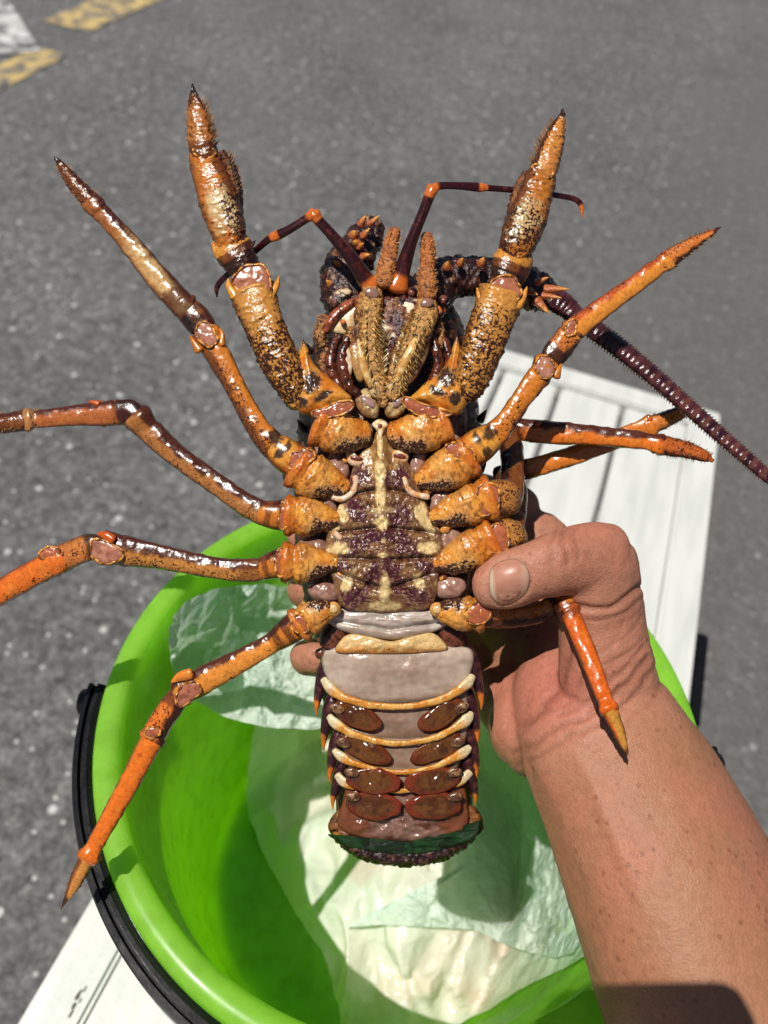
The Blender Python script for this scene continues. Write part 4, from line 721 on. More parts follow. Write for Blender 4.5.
seg('upper_feeler', A1, [(314, 214, 14, 6.6, 6), (306, 219, 13, 4.6, 4.6), (290, 229, 10, 4.6, 4.6), (276, 236, 6, 5.4, 5), (268, 240, 3, 4.0, 4), (254, 252, -6, 3.6, 3.6), (238, 266, -14, 3.4, 3.4), (222, 280, -20, 3.2, 3.2), (217, 288, -22, 2.8, 2.8), (217, 297, -22, .8)], antc([(0, .07), (.33, .045)]), mt=GL, n=20, step=.9)
A2 = one('feeler', [(396, 286, 4, 13, 10), (402, 270, 6, 8.5, 8), (412, 240, 12, 6, 6), (424, 210, 16, 5.4, 5.4), (430, 194, 18, 5.8, 5.6), (433, 188, 18, 6.4, 6)], antc([(0, .16), (.97, .08)]), GL, n=28, step=.9)
seg('upper_feeler', A2, [(432, 190, 18, 6.4, 6), (440, 186, 17, 4.2, 4.2), (460, 186, 14, 4.2, 4.2), (480, 187.5, 10, 5, 4.8), (487, 188, 8, 3.6, 3.6), (513, 190, 0, 3.4, 3.4), (540, 193, -8, 3.2, 3.2), (560, 196, -12, 3.1, 3), (574, 199, -14, 3, 2.8), (581, 205, -14, 2.8, 2.6), (582, 217, -12, .6)], antc([(0, .055), (.31, .035), (.97, .05)]), mt=GL, n=20, step=.9)
# hairy palps of the mouth limbs
for side, P in ((0, [[(384, 283, 8, 10, 8), (386, 270, 8, 9.5, 8), (388, 260, 7, 8.5, 7)], [(389, 258, 6, 8, 7), (391, 245, 6, 7.5, 6), (395, 230, 6, 5.5, 5)]]), (1, [[(427, 296, 8, 9.5, 8), (427, 280, 8, 9.5, 8), (427, 268, 7, 8, 7)], [(428, 265, 6, 8, 7), (428, 250, 6, 7.4, 6), (427, 235, 6, 5.5, 5)]])):
    a = seg('palp', None or LB, P[0], fz((.44, .15, .028), (.24, .07, .012), .35), mt=FUZZ, n=28, step=1, disp=rough_d(1.4, .4))
    seg('palp_tip', a, P[1], fz((.44, .13, .02), (.26, .07, .012), .25), mt=FUZZ, n=28, step=1, disp=rough_d(1.2, .4))
    for Q, nn in ((P[0], 90), (P[1], 110)): bristles('bristles', a, [p[:4] for p in Q], 0, nn, 3.6, (.55, .24, .07))
# front of the head between the feelers
one('mouth_plate', [(398, 352, -8, 30, 20), (396, 330, -12, 40, 24), (394, 308, -16, 42, 24), (392, 292, -20, 30, 20)], lambda t, a, V: np.concatenate([mix(mix((.20, .07, .03), (.05, .008, .015), ss(.4, .6, fbm(V[:, 0] * .14, V[:, 1] * .14, 0, 12))), (.75, .62, .42), ss(.62, .74, fbm(V[:, 0] * .14, V[:, 1] * .14, 0, 33)) * .9), np.full((len(t), 1), .35)], 1), DSH, n=64, step=1.2, disp=rough_d(5, .2))
pl('pale_plate', [(396, 306), (404, 301), (414, 304), (416, 314), (408, 322), (400, 318)], 3, 5, plain((.86, .76, .56), c2=(.5, .3, .12), fr=.2), FUZZ, n=36)
pl('pale_plate', [(388, 326), (396, 322), (400, 332), (398, 346), (390, 350), (386, 338)], 4, 5, plain((.72, .62, .42), c2=(.55, .22, .06), fr=.2), FUZZ, n=36)
for x, y, r in ((372, 300, 7), (378, 292, 6), (402, 296, 7), (393, 300, 6), (412, 292, 6), (385, 306, 5), (362, 297, 5), (438, 314, 6), (444, 300, 6), (436, 330, 5)):
    pl('dark_knob', oval(x, y, r, r * .9), 0, 7, plain((.020, .005, .010), c2=(.16, .05, .03), fr=.25, seed=x), GL, n=26, rings=6)
pl('orange_knob', oval(438, 311, 4.5, 6, -20), 2, 5, plain((.58, .17, .04)), n=20, rings=5)
pl('orange_knob', oval(343, 322, 3, 3), -6, 4, plain((.58, .17, .04)), n=16, rings=5)
# mouth limbs (maxillipeds)
def mxcol(t, a, V):
    n = fbm(V[:, 0] * .3, V[:, 1] * .3, 0, 3); c = mix((.48, .21, .04), (.20, .075, .016), ss(.4, .65, n)); c = mix(c, (.66, .42, .15), ss(.35, .9, np.sin(a)) * .25)
    return np.concatenate([c, np.full((len(t), 1), .30)], 1)
X1_ = one('mouth_limb', [(372, 292, 8, 11, 9), (370, 304, 11, 12.5, 10), (368, 325, 13, 12.5, 10), (371, 350, 13, 12, 10), (377, 374, 12, 11, 9), (382, 392, 10, 9, 8), (384, 404, 8, 6, 6)], mxcol, FUZZ, n=44, step=1, disp=rough_d(2.4, .4))
X2_ = one('mouth_limb', [(427, 304, 8, 11, 9), (424, 316, 11, 13.5, 10), (414, 338, 13, 14, 10), (404, 360, 13, 13, 10), (397, 380, 12, 11, 9), (392, 396, 10, 8, 8)], mxcol, FUZZ, n=44, step=1, disp=rough_d(2.4, .4))
def brs(name, par, ax, side, cnt, ln, c): return bristles(name, par, ax, side, cnt, ln, c)
brs('bristles', X1_, [(370, 304, 15, 12), (370, 350, 16, 11), (380, 392, 12, 8)], 0, 420, 6, (.56, .36, .12))
brs('bristles', X2_, [(424, 312, 15, 12), (408, 350, 16, 12), (394, 392, 12, 8)], 0, 460, 6, (.58, .38, .13))
brs('bristles', X2_, [(398, 330, 12, 12), (392, 350, 14, 11), (388, 375, 12, 6)], 0, 240, 7, (.72, .60, .34))
pl('soft_window', oval(372, 293, 8, 5.5, 15), 19, 2, plain((.26, .14, .10)), FLESH, X1_, n=26, rings=5)
pl('soft_window', oval(427, 303, 7, 5, -10), 19, 2, plain((.26, .14, .10)), FLESH, X2_, n=26, rings=5)
def ivc(t, a, V): return np.concatenate([mix((.50, .26, .07), (.66, .44, .18), ss(.4, .7, noise(V[:, 0] * .2, V[:, 1] * .2, 0, 2))), np.zeros((len(t), 1))], 1)
seg('ivory_edge', X1_, [(359, 340, 19, 2.5), (361, 355, 21, 4), (366, 374, 21, 4), (371, 386, 19, 3)], ivc, n=16, step=1)
seg('ivory_edge', X2_, [(416, 340, 22, 3), (410, 352, 23, 4.5), (402, 368, 22, 4.5), (397, 380, 19, 3.5)], ivc, n=16, step=1)
for X, o_ in ((X1_, [(350, 344), (357, 340), (361, 352), (364, 368), (364, 380), (358, 382), (353, 370), (350, 356)]), (X2_, [(418, 344), (428, 336), (430, 346), (424, 364), (414, 380), (405, 383), (404, 374), (411, 358)])):
    pl('side_blade', o_, 8, 5, plain((.42, .22, .07), .25, c2=(.18, .06, .03), fr=.14), SHELL, X, n=44)
pl('dark_window', [(426, 312), (432, 318), (433, 332), (428, 344), (420, 344), (418, 334), (422, 322)], 15, 3, plain((.03, .012, .012), .3, c2=(.12, .05, .03)), DSH, X2_, n=36)
pl('dark_window', [(356, 318), (360, 312), (362, 330), (361, 345), (357, 345), (354, 332)], 15, 3, plain((.05, .02, .015), .5, c2=(.2, .09, .04)), DSH, X1_, n=36)
for s, xs in ((1, ((334, 8), (345, 16))), (-1, ((446, 8), (435, 15)))):
    for x, z in xs: one('jaw_arc', [(x + s * 2, 340 - z * .1, z - 12, 3.5), (x - s * 3, 356, z - 8, 5), (x - s * 1, 374, z - 8, 5.5), (x + s * 8, 390, z - 8, 5), (x + s * 16, 396, z - 8, 4)], fz((.12, .028, .012), (.03, .008, .006), .3, .15), SHELL, n=22, step=1.1, disp=rough_d(2.2, .2))
pl('jaw_pad', [(340, 350), (348, 346), (352, 358), (352, 374), (346, 378), (341, 368)], 6, 5, plain((.84, .76, .60), c2=(.6, .42, .28), fr=.2), n=36)
for q, z in (([(356, 396), (366, 388), (376, 396), (380, 408), (376, 418), (364, 416), (357, 408)], 6), ([(386, 398), (394, 392), (404, 392), (408, 404), (400, 416), (388, 418), (384, 410)], 6)):
    pl('jaw_base', q, z, 7, plain((.46, .32, .14), .1, c2=(.26, .13, .05), fr=.18), n=40, zf=lambda x, y: (fbm(x * .25, y * .25, 0, 5) - .5) * 5)
for x, y, ro in ((368, 402, 35), (398, 402, -35)): pl('joint_membrane', oval(x, y, 9, 4.5, ro), 12, 2.5, plain((.30, .19, .17)), FLESH, n=26, rings=6)
for q in ([(370, 380), (378, 376), (382, 388), (378, 398), (370, 394)], [(386, 384), (396, 376), (404, 380), (400, 390), (388, 396)]): pl('jaw_joint', q, 15, 5, plain((.62, .42, .20), .35, c2=(.36, .18, .07), fr=.25), n=32)
pl('keel_tip', [(372, 424), (380, 419), (388, 424), (384, 432), (381, 446), (377, 432)], 7, 5, plain((.82, .66, .40), c2=(.56, .30, .12), fr=.25), n=32)
pl('keel_hole', oval(380, 426, 2.4, 2.6), 12, .6, plain((.15, .05, .02)), n=14, rings=3, back=1)
for P in ([(352, 330, -2, 6, 5), (350, 342, 0, 6, 5), (353, 352, 0, 4, 4)], [(384, 316, 2, 6, 5), (386, 330, 4, 6, 5), (384, 344, 5, 5, 5)], [(396, 300, 2, 5, 5), (398, 312, 4, 6, 5), (395, 324, 4, 5, 4)], [(436, 322, -4, 6, 5), (440, 340, -4, 6, 5), (436, 352, -2, 4, 4)], [(324, 318, -14, 6, 5), (320, 334, -14, 6, 5), (322, 346, -14, 4, 4)], [(328, 350, -8, 4, 5), (324, 366, -8, 5, 5), (330, 384, -8, 5, 5), (342, 398, -6, 4, 4)], [(452, 352, -8, 4, 5), (455, 366, -8, 5, 5), (450, 382, -8, 5, 5)]):
    o_ = one('mouth_piece', P, fz((.40, .17, .04), (.12, .035, .012), .4), FUZZ, n=24, step=1, disp=rough_d(2.4, .3)); bristles('bristles', o_, [p[:4] for p in P], 0, 60, 4, (.5, .3, .1))
# --------------------------- tail
ab = [(393, 618, -52, 66, 32), (395, 650, -50, 74, 34), (398, 690, -50, 76, 34), (401, 730, -52, 72, 30), (403, 770, -54, 68, 28), (404, 806, -56, 68, 26), (405, 828, -60, 66, 20)]
one('tail', ab, lambda t, a, V: np.concatenate([mix(MR, (.12, .04, .03), ss(.4, .7, fbm(V[:, 0] * .1, V[:, 1] * .1, 0, 4))), np.full((len(t), 1), .4)], 1), DSH, n=72, step=1.5, cap=(.1, .1))
gr = lambda c, c2, seed=0: (lambda x, y: np.concatenate([mix(c, c2, ss(.35, .65, fbm(x * .045, y * .08, 0, seed)) * .8), np.zeros((len(x), 1))], 1))
wz = lambda amp, fx=.05, fy=.12: (lambda x, y: (fbm(x * fx, y * fy, 0, 9) - .5) * amp)
pl('belly_skin', [(331, 612), (360, 606), (390, 607), (420, 607), (447, 612), (450, 622), (430, 634), (392, 640), (350, 634), (328, 622)], -8, 12, gr((.50, .43, .37), (.33, .26, .21)), FLESH, n=90, rings=24, back=20, zf=lambda x, y: wz(7)(x, y) - 5 * np.exp(-((y - 630 + abs(x - 391) * .16) / 2.5)**2))
pl('belly_skin', [(324, 650), (350, 645), (400, 645), (446, 645), (472, 650), (472, 670), (462, 688), (436, 699), (400, 704), (364, 701), (338, 692), (324, 672)], -14, 14, (lambda x, y: np.concatenate([mix(mix((.34, .25, .19), (.50, .41, .33), ss(.25, 1., g2(x, y, 399, 668, 76, 36)) * .8), (.20, .125, .08), ss(.5, .75, fbm(x * .03, y * .15, 0, 2)) * .35), np.zeros((len(x), 1))], 1)), FLESH, n=100, rings=28, back=20, zf=wz(5, .03, .05))
for i, (yl, yc, yr, h_, xl, xr) in enumerate(((690, 706, 690, 34, 338, 466), (727, 742, 722, 28, 342, 466), (757, 772, 753, 18, 348, 460))):
    pl('belly_skin', [(xl, yl), ((xl + 400) / 2, yc - 9), (402, yc - 7), ((xr + 403) / 2, yc - 9), (xr, yr), (xr - 4, yr + h_), ((xr + 403) / 2, yc + h_ + 1), (402, yc + h_ + 5), ((xl + 400) / 2, yc + h_ + 1), (xl + 4, yl + h_)], -18 - i, 9, gr((.30, .20, .145), (.19, .115, .075), i), FLESH, n=90, rings=20, back=14, zf=wz(3))
pl('belly_skin', [(352, 786), (404, 790), (458, 784), (468, 806), (466, 828), (440, 838), (404, 842), (362, 838), (338, 826), (342, 804)], -22, 8, lambda x, y: np.concatenate([mix(mix((.22, .12, .09), (.09, .03, .015), ss(.45, .7, fbm(x * .12, y * .12, 0, 5))), (.16, .05, .02), ss(20, 50, abs(x - 404))), np.full((len(x), 1), .05)], 1), FLESH, n=90, rings=24, back=14, zf=lambda x, y: wz(10, .12, .12)(x, y) + (noise(x * .3, y * .3, 0, 2) - .5) * 4)
pl('rim_plate', [(336, 652), (340, 641), (350, 634), (368, 636), (391, 641), (412, 636), (432, 633), (444, 642), (446, 650), (420, 653), (391, 654), (360, 654)], -4, 7, lambda x, y: np.concatenate([mix((.60, .40, .17), (.46, .18, .03), ss(645, 653, y + (fbm(x * .2, y * .2, 0, 4) - .5) * 9)), (.25 * ss(644, 652, y))[:, None]], 1), n=100, rings=20, back=14, zf=wz(3, .2, .2))
def bandcol(k0, k1): return lambda t, a, V: np.concatenate([mix(mix((.50, .19, .022), (.62, .33, .08), ss(-.2, .8, np.sin(a)) * ss(.35, .7, fbm(V[:, 0] * .1, V[:, 1] * .1, 0, 5))), (.56, .46, .27), np.maximum(ss(k0 + .05, k0 - .03, t), ss(1 - k1 - .05, 1 - k1 + .03, t))), np.zeros((len(t), 1))], 1)
for pts in ([(324, 680, -12, 4.20, 4.3), (331, 689, -8, 5.46, 4.3), (345, 698, -5, 4.20, 3.7), (370, 705, -3, 3.70, 3.7), (402, 707, -2, 3.53, 3.7), (434, 702, -3, 3.70, 3.7), (456, 692, -5, 4.62, 3.7), (467, 684, -8, 5.46, 4.3), (472, 677, -12, 4.20, 4.3)],
            [(330, 717, -14, 3.78, 4.3), (336, 724, -10, 5.46, 4.3), (350, 733, -7, 3.86, 3.7), (376, 741, -5, 3.36, 3.7), (402, 743.5, -4, 3.19, 3.7), (434, 738, -5, 3.36, 3.7), (453, 729, -7, 4.20, 3.7), (466, 720, -10, 5.88, 4.3), (470, 714, -14, 3.78, 4.3)],
            [(335, 751, -16, 3.36, 4.3), (342, 757, -12, 5.04, 4.3), (356, 764, -9, 3.36, 3.7), (380, 770, -7, 3.02, 3.7), (403, 772.5, -6, 2.86, 3.7), (432, 768, -7, 3.02, 3.7), (450, 760, -9, 3.86, 3.7), (463, 753, -12, 5.46, 4.3), (469, 748, -16, 3.36, 4.3)],
            [(338, 776, -18, 4.20, 4.3), (345, 783, -14, 4.62, 3.7), (360, 788, -12, 2.86, 3.1), (385, 790, -10, 2.69, 3.1), (403, 791, -9, 2.52, 3.1), (428, 789, -10, 2.69, 3.1), (450, 786, -12, 3.02, 3.1), (462, 780, -14, 4.62, 3.7), (469, 773, -18, 4.20, 4.3)]):
    one('tail_band', pts, bandcol(.075, .075), n=26, step=1.1, sq=.8, disp=rough_d(1.1, .12))
def fin(cx, cy, rx, ry, ro, z, red):
    s = 1 if cx < 400 else -1
    def col(x, y):
        d = g2(x, y, cx, cy, rx, ry, ro); c = mix((.115, .042, .009), (.065, .020, .005), ss(.4, .7, fbm(x * .12, y * .12, 0, int(cx)))); c = mix(c, (.15, .022, .007), ss(.6, 1, d) * (.5 + .5 * red))
        c = mix(c, (.05, .02, .015), ss(1., .3, g2(x, y, cx - s * rx * .75, cy - ry * .3, rx * .38, ry * .5)) * .85); return np.concatenate([c, np.full((len(x), 1), .12)], 1)
    o = pl('swimming_fin', oval(cx + s * 1.5, cy, rx + 2.5, ry, ro, 14) * 1. + (noise(np.arange(14) * 1.3 + cy, cx * .1, 0, 3)[:, None] - .5) * 3, z, 3, col, GL, n=52, rings=14, back=4, zf=wz(5, .1, .1), slope=(s * .1, 0))
    pl('fin_root', oval(cx - s * rx * .78, cy - ry * .55 - 1, 8, 5, ro), z + 2, 2.5, plain((.10, .04, .02), .4, c2=(.26, .14, .06), fr=.3, seed=int(cy)), SHELL, o, n=26, rings=6)
for a in ((356, 716, 24, 12, 24, -6, 0), (443, 715, 24, 11.5, -28, -6, 0), (364, 750, 26, 11.5, 24, -8, 0), (438, 749, 26, 11.5, -26, -8, 0), (372, 781, 26, 13.5, 6, -5, 1), (434, 781, 26, 13.5, -8, -5, 1), (373, 806, 26, 14, 4, -7, 1), (435, 806, 26, 14, -4, -7, 1)): fin(*a)
# pointed side lobes of the tail rings
def lobe(x0, y0, x1, y1, w_, z=-26):
    s = 1 if x0 > 400 else -1
    def col(t, a, V):
        n = fbm(V[:, 0] * .2, V[:, 1] * .2, 0, 5); c = mix((.030, .007, .010), (.09, .028, .022), ss(.5, .8, n)); c = mix(c, (.56, .14, .012), ss(.70, .80, t + (n - .5) * .2)); return np.concatenate([c, np.full((len(t), 1), .1)], 1)
    one('side_lobe', [(x0 - s * 6, y0 - 14, z - 4, w_ * .8, 10), (x0 - s * 1, y0, z, w_ * .9, 9), ((x0 + x1) / 2 + s * 1.2, (y0 + y1) / 2, z + 2, w_ * .62, 6), (x1 + s * .3, y1 - 9, z + 3, w_ * .30, 3), (x1, y1, z + 3, .4)], col, n=26, step=1.1, cap=(.5, 0))
for a in ((323, 672, 317, 716, 8), (329, 708, 324, 751, 8), (335, 742, 330, 784, 7.5), (339, 772, 333, 810, 7), (474, 664, 481, 710, 8), (472, 704, 477, 746, 7.5), (472, 738, 476, 781, 7), (470, 768, 475, 806, 7)): lobe(*a)
for s, x in ((-1, 334), (1, 450)): one('side_wall', [(x - s * 6, 622, -22, 12, 12), (x, 636, -20, 14, 12), (x + s * 6, 652, -20, 10, 10), (x + s * 16, 654, -18, 5, 5)], fz((.14, .04, .02), DK, .4), SHELL, n=30, step=1.2)
# folded tail fan
def fanc(x, y):
    n = fbm(x * .1, y * .1, 0, 6); c = mix((.20, .075, .02), (.06, .015, .01), ss(.4, .65, n)); return np.concatenate([mix(c, (.55, .22, .04), ss(.68, .8, fbm(x * .3, y * .2, 0, 16))), np.full((len(x), 1), .4)], 1)
F1 = pl('tail_fan', [(328, 826), (336, 812), (350, 808), (372, 826), (404, 838), (440, 826), (462, 806), (476, 808), (483, 822), (478, 834), (440, 846), (404, 850), (362, 844), (336, 838)], -30, 8, fanc, DSH, n=120, rings=16, back=14, zf=wz(6, .2, .2))
def ragged(pts, amp, fr, n=150, seed=0):
    o_ = cr_closed(pts, n); c = o_.mean(0); d = o_ - c; d /= np.linalg.norm(d, axis=1)[:, None]; q = np.arange(n)
    return o_ + d * ((noise(q * fr, 0, 0, seed) - .5) * 2 * amp)[:, None]
GF, gnt, gb = mat('green_black_fan', rough=.16); 
A = nd(gnt, 'ShaderNodeAttribute', attribute_name='Col'); lk(gnt, A.outputs['Color'], gb.inputs['Base Color']); n_ = nd(gnt, 'ShaderNodeTexNoise', i_Scale=240., i_Detail=4.); bump(gnt, gb, n_.outputs['Fac'], .7, .001)
def gcol(x, y):
    n = fbm(x * .06, y * .16, 0, 8); n2 = fbm(x * .3, y * .3, 0, 4); e = ss(836, 848, y - (abs(x - 404) / 76)**2 * -14)
    c = mix((.004, .020, .005), (.012, .062, .012), ss(.4, .65, n)); c = mix(c, (.012, .006, .006), ss(.5, .7, n2) * .7); return np.concatenate([c, np.zeros((len(x), 1))], 1)
seg('dark_fringe', F1, [(336, 834, -40, 4, 9), (352, 846, -38, 7, 10), (376, 855, -36, 8, 10), (404, 858, -36, 8, 10), (434, 855, -36, 8, 10), (460, 843, -38, 7, 10), (480, 826, -40, 4, 9)], lambda t, a, V: np.concatenate([mix((.020, .006, .006), (.10, .04, .03), ss(.6, .8, noise(V[:, 0] * .3, V[:, 1] * .3, 0, 5))), np.full((len(t), 1), .3)], 1), mt=DSH, n=30, step=.9, disp=lambda t, a, V: (noise(V[:, 0] * .38, V[:, 1] * .38, V[:, 2] * .2, 4) - .4) * 4.5)
pl('green_flap', ragged([(328, 834), (342, 839), (364, 844), (386, 846), (396, 850), (404, 848), (412, 850), (428, 844), (452, 838), (472, 828), (481, 820), (480, 832), (466, 842), (440, 850), (404, 855), (370, 851), (344, 845)], 1.2, .6), -25, 7, gcol, GF, F1, n=150, rings=14, back=6, zf=lambda x, y: (fbm(x * .09, y * .25, 0, 3) - .5) * 10)
# ------------------------------------------------------------------ right hand and forearm
person = empty('person', W(600, 720, -60)[()], 'bare right hand and freckled forearm gripping the lobster from behind', 'person')
hm = M(); Z3 = (0, 0, 0, 0)
HT = lambda pts, **k: tube(hm, pts, (1, 1, 1), n=36, step=4, **k)
HT([(820, 1210, 60, 140, 120), (745, 1060, 36, 124, 104), (690, 925, 8, 111, 88), (640, 812, -24, 97, 70), (604, 744, -44, 85, 56), (588, 702, -76, 76, 46), (584, 660, -122, 68, 40), (568, 620, -165, 66, 36)], cap=(.1, .4))
HT([(568, 660, -150, 66, 36), (545, 612, -175, 66, 34), (524, 566, -165, 62, 34), (512, 540, -170, 52, 30)], cap=(.5, .4))
HT([(612, 706, -44, 52, 44), (606, 660, -36, 48, 44), (602, 620, -30, 44, 40), (601, 584, -14, 41, 37), (600, 562, -6, 39, 34)], cap=(.5, .7))          # thumb root
HT([(606, 562, -6, 39, 33), (588, 558, 4, 37, 31), (566, 562, 12, 33.5, 29), (548, 566, 17, 32.5, 28)], cap=(.5, .5))
HT([(556, 564, 16, 33, 28), (534, 571, 20, 30, 25), (512, 579, 22, 30, 24), (496, 585, 21, 27, 21), (489, 587, 20, 24, 18)], cap=(.3, .75))
# fingers, wrapped round the back of the shell, tips showing at its left flank
for (y0, y1, r) in ((500, 470, 23), (536, 532, 24), (580, 588, 23), (622, 656, 21)):
    HT([(520, y0 + 12, -160, r + 3, r + 2), (488, y0, -192, r + 2, r + 1), (440, (y0 + y1) / 2, -206, r + 1, r), (385, y1, -208, r, r), (348, y1, -198, r, r - 1), (320, y1 + 1, -176, r - 1, r - 2), (306, y1 + 2, -146, r - 3, r - 3), (306 + (y1 - 532) * .11, y1 + 3, -122, r - 5, r - 5)], cap=(.5, .8))
HT([(560, 716, -95, 44, 34), (520, 706, -125, 40, 34), (500, 690, -178, 34, 30)], cap=(.6, .8))
HT([(580, 700, -84, 56, 34), (545, 702, -112, 44, 32), (522, 728, -98, 34, 32), (540, 752, -74, 32, 32)], cap=(.6, .6))   # heel of the palm
HT([(560, 660, -175, 50, 32), (516, 676, -195, 46, 30), (494, 644, -215, 46, 28)], cap=(.6, .6))
hv = np.concatenate(hm.v); tmp = bpy.data.meshes.new('tmp'); tmp.from_pydata(hv.tolist(), [], hm.f); to = bpy.data.objects.new('tmp', tmp); sc.collection.objects.link(to)
md = to.modifiers.new('r', 'REMESH'); md.mode = 'VOXEL'; md.voxel_size = .00105
md = to.modifiers.new('s', 'SMOOTH'); md.factor = .6; md.iterations = 16
dg = bpy.context.evaluated_depsgraph_get(); dg.update(); me = bpy.data.meshes.new_from_object(to.evaluated_get(dg)); bpy.data.objects.remove(to)
me.name = 'hand_and_forearm'; nv = len(me.vertices); V = np.empty(nv * 3); me.vertices.foreach_get('co', V); V = V.reshape(-1, 3); Nn = np.empty(nv * 3); me.vertices.foreach_get('normal', Nn); Nn = Nn.reshape(-1, 3)
cc = (V - CAM) @ RW; PX = 384 + F * cc[:, 0] / -cc[:, 2]; PY = 512 - F * cc[:, 1] / -cc[:, 2]; PZ = (D + cc[:, 2]) * F / D; NC = Nn @ RW
front = ss(0, .3, NC[:, 2])
WX, WY = (fbm(PX * .03, PY * .03, 0, 71) - .5) * 16, (fbm(PX * .03, PY * .03, 0, 72) - .5) * 16
def crease(P_, w_, dep, soft=1.):
    global V
    P_ = cr_open(P_, 40); d = np.full(nv, 1e9)
    for a, b in zip(P_[:-1], P_[1:]):
        ab_ = b - a; t = np.clip(((PX + WX - a[0]) * ab_[0] + (PY + WY - a[1]) * ab_[1]) / (ab_ @ ab_), 0, 1); d = np.minimum(d, np.hypot(PX + WX - a[0] - ab_[0] * t, PY + WY - a[1] - ab_[1] * t))
    k = np.exp(-(d / w_)**2) * front; V = V - Nn * (k * dep * D / F)[:, None]; return k
def cr_open(P, n): return crom(np.array([(p[0], p[1], 0) for p in P], float), n)[:, :2]
CK = np.zeros(nv)
NAILO = [(489, 580), (492, 568), (502, 561), (516, 559), (526, 566), (530, 579), (526, 593), (515, 602), (501, 605), (491, 596)]
for P_, w_, dp in (([(640, 586), (624, 600), (606, 606), (586, 606), (566, 602)], 4, 3.5), ([(642, 600), (626, 614), (604, 622), (585, 622)], 2.2, 1.1), ([(643, 618), (630, 634), (612, 646)], 2, .7), ([(644, 640), (626, 656), (604, 668), (585, 672)], 2.2, 1.0), ([(630, 612), (616, 640), (600, 658)], 1.6, .5),
                   ([(650, 660), (630, 682), (604, 704), (570, 724), (536, 742), (516, 752)], 3.2, 2.2), ([(655, 668), (636, 694), (606, 718), (572, 738), (540, 756), (520, 764)], 3, 1.6), ([(644, 650), (622, 676), (590, 698), (556, 714)], 2.6, 1.3), ([(662, 680), (644, 706), (616, 730), (580, 752)], 2.4, .8),
                   ([(572, 640), (566, 668), (552, 694), (532, 716), (520, 726)], 4.5, 3), ([(590, 640), (588, 664), (578, 688), (562, 704)], 3, 1.2), ([(530, 700), (548, 706), (566, 716)], 2.5, 1.2), ([(548, 676), (560, 690), (580, 700)], 2.4, 1.),
                   ([(558, 530), (552, 542), (553, 560)], 2, 1.5), ([(567, 528), (562, 542), (565, 562)], 2.2, 1.9), ([(576, 529), (573, 543), (577, 559)], 2, 1.6), ([(571, 532), (568, 546), (571, 556)], 1.3, 1.0), ([(562, 533), (557, 546), (559, 556)], 1.3, .9), ([(550, 540), (546, 550), (548, 560)], 1.8, .6), ([(582, 536), (581, 546)], 1.8, .6), ([(604, 540), (612, 552), (614, 566)], 2.2, .5)):
    CK = np.maximum(CK, crease(P_, w_, dp) * min(1, dp / 2))
WX, WY = WX * 0, WY * 0; CK = np.maximum(CK, crease(NAILO + NAILO[:1], 2.6, 2.6) * .8)
V = V + Nn * (((noise(PX * .16 + PY * .02, PY * .045 - PX * .02, 0, 5) - .5) * 1.6 * np.exp(-((PX - 562) / 34)**2) * ss(625, 590, PY)) * front * D / F)[:, None]
V = V + Nn * (np.exp(-(((PX - 566) / 20)**2 + ((PY - 545) / 13)**2)) * front * 2.5 * D / F)[:, None]          # knuckle
pull = ss(620, 660, PY) * front
V = V - Nn * ((np.exp(-((PX - 560 + (PY - 780) * -.42 + 30) / 12)**2) * .0011 - np.exp(-((PX - 590 + (PY - 780) * -.42) / 9)**2) * .0009) * ss(740, 780, PY) * ss(930, 860, PY) * front)[:, None]
V = V + Nn * (((fbm(V[:, 0] * 90, V[:, 1] * 90, V[:, 2] * 90, 3) - .5) * .0011 + (fbm(V[:, 0] * 300, V[:, 1] * 300, V[:, 2] * 300, 5) - .5) * .0004))[:, None]
# tendons and thin wrist folds (fine rings across the wrist)
wr = np.exp(-((PX - 590 + (PY - 712) * .55)**2 + 0 * PX) / 9000.) * ss(640, 690, PY + (PX - 590) * .5) * ss(800, 740, PY + (PX - 590) * .5)
V = V + Nn * ((noise((PX * .5 + PY * .87) * .24, (PX - PY) * .012, 0, 3) - .5) * .0006 * wr * front)[:, None]
me.vertices.foreach_set('co', V.ravel()); me.update()
n1_ = fbm(V[:, 0] * 35, V[:, 1] * 35, V[:, 2] * 35, 4, 4); arm = ss(690, 790, PY + (PX - 590) * .45)
c = mix((.38, .19, .112), (.325, .150, .078), arm); c = mix(c, (.42, .165, .105), (1 - arm) * .55); c = mix(c, (.44, .145, .095), ss(.42, .72, n1_) * .38); c = mix(c, (.30, .15, .085), ss(.5, .7, fbm(V[:, 0] * 60, V[:, 1] * 60, V[:, 2] * 60, 44)) * .4)
c = mix(c, (.44, .135, .10), np.exp(-(((PX - 552) / 50)**2 + ((PY - 690) / 45)**2)) * .7 * (1 - arm)); c = mix(c, (.38, .14, .09), np.exp(-(((PX - 566) / 24)**2 + ((PY - 546) / 17)**2)) * .6)
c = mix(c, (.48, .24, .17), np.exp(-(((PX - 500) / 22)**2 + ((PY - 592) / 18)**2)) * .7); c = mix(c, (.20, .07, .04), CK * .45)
a = me.color_attributes.new('Col', 'FLOAT_COLOR', 'POINT'); a.data.foreach_set('color', np.concatenate([c, np.ones((nv, 1))], 1).ravel())
SKIN, nt, b = mat('skin', rough=.52, sss=.16, spec=.32); b.inputs['Subsurface Scale'].default_value = .003
A = nd(nt, 'ShaderNodeAttribute', attribute_name='Col'); tc = nd(nt, 'ShaderNodeTexCoord'); oc = tc.outputs['Object']
fk = nd(nt, 'ShaderNodeTexVoronoi', i_Scale=310.); lk(nt, oc, fk.inputs['Vector']); nz = nd(nt, 'ShaderNodeTexNoise', i_Scale=24., i_Detail=3.); lk(nt, oc, nz.inputs['Vector'])
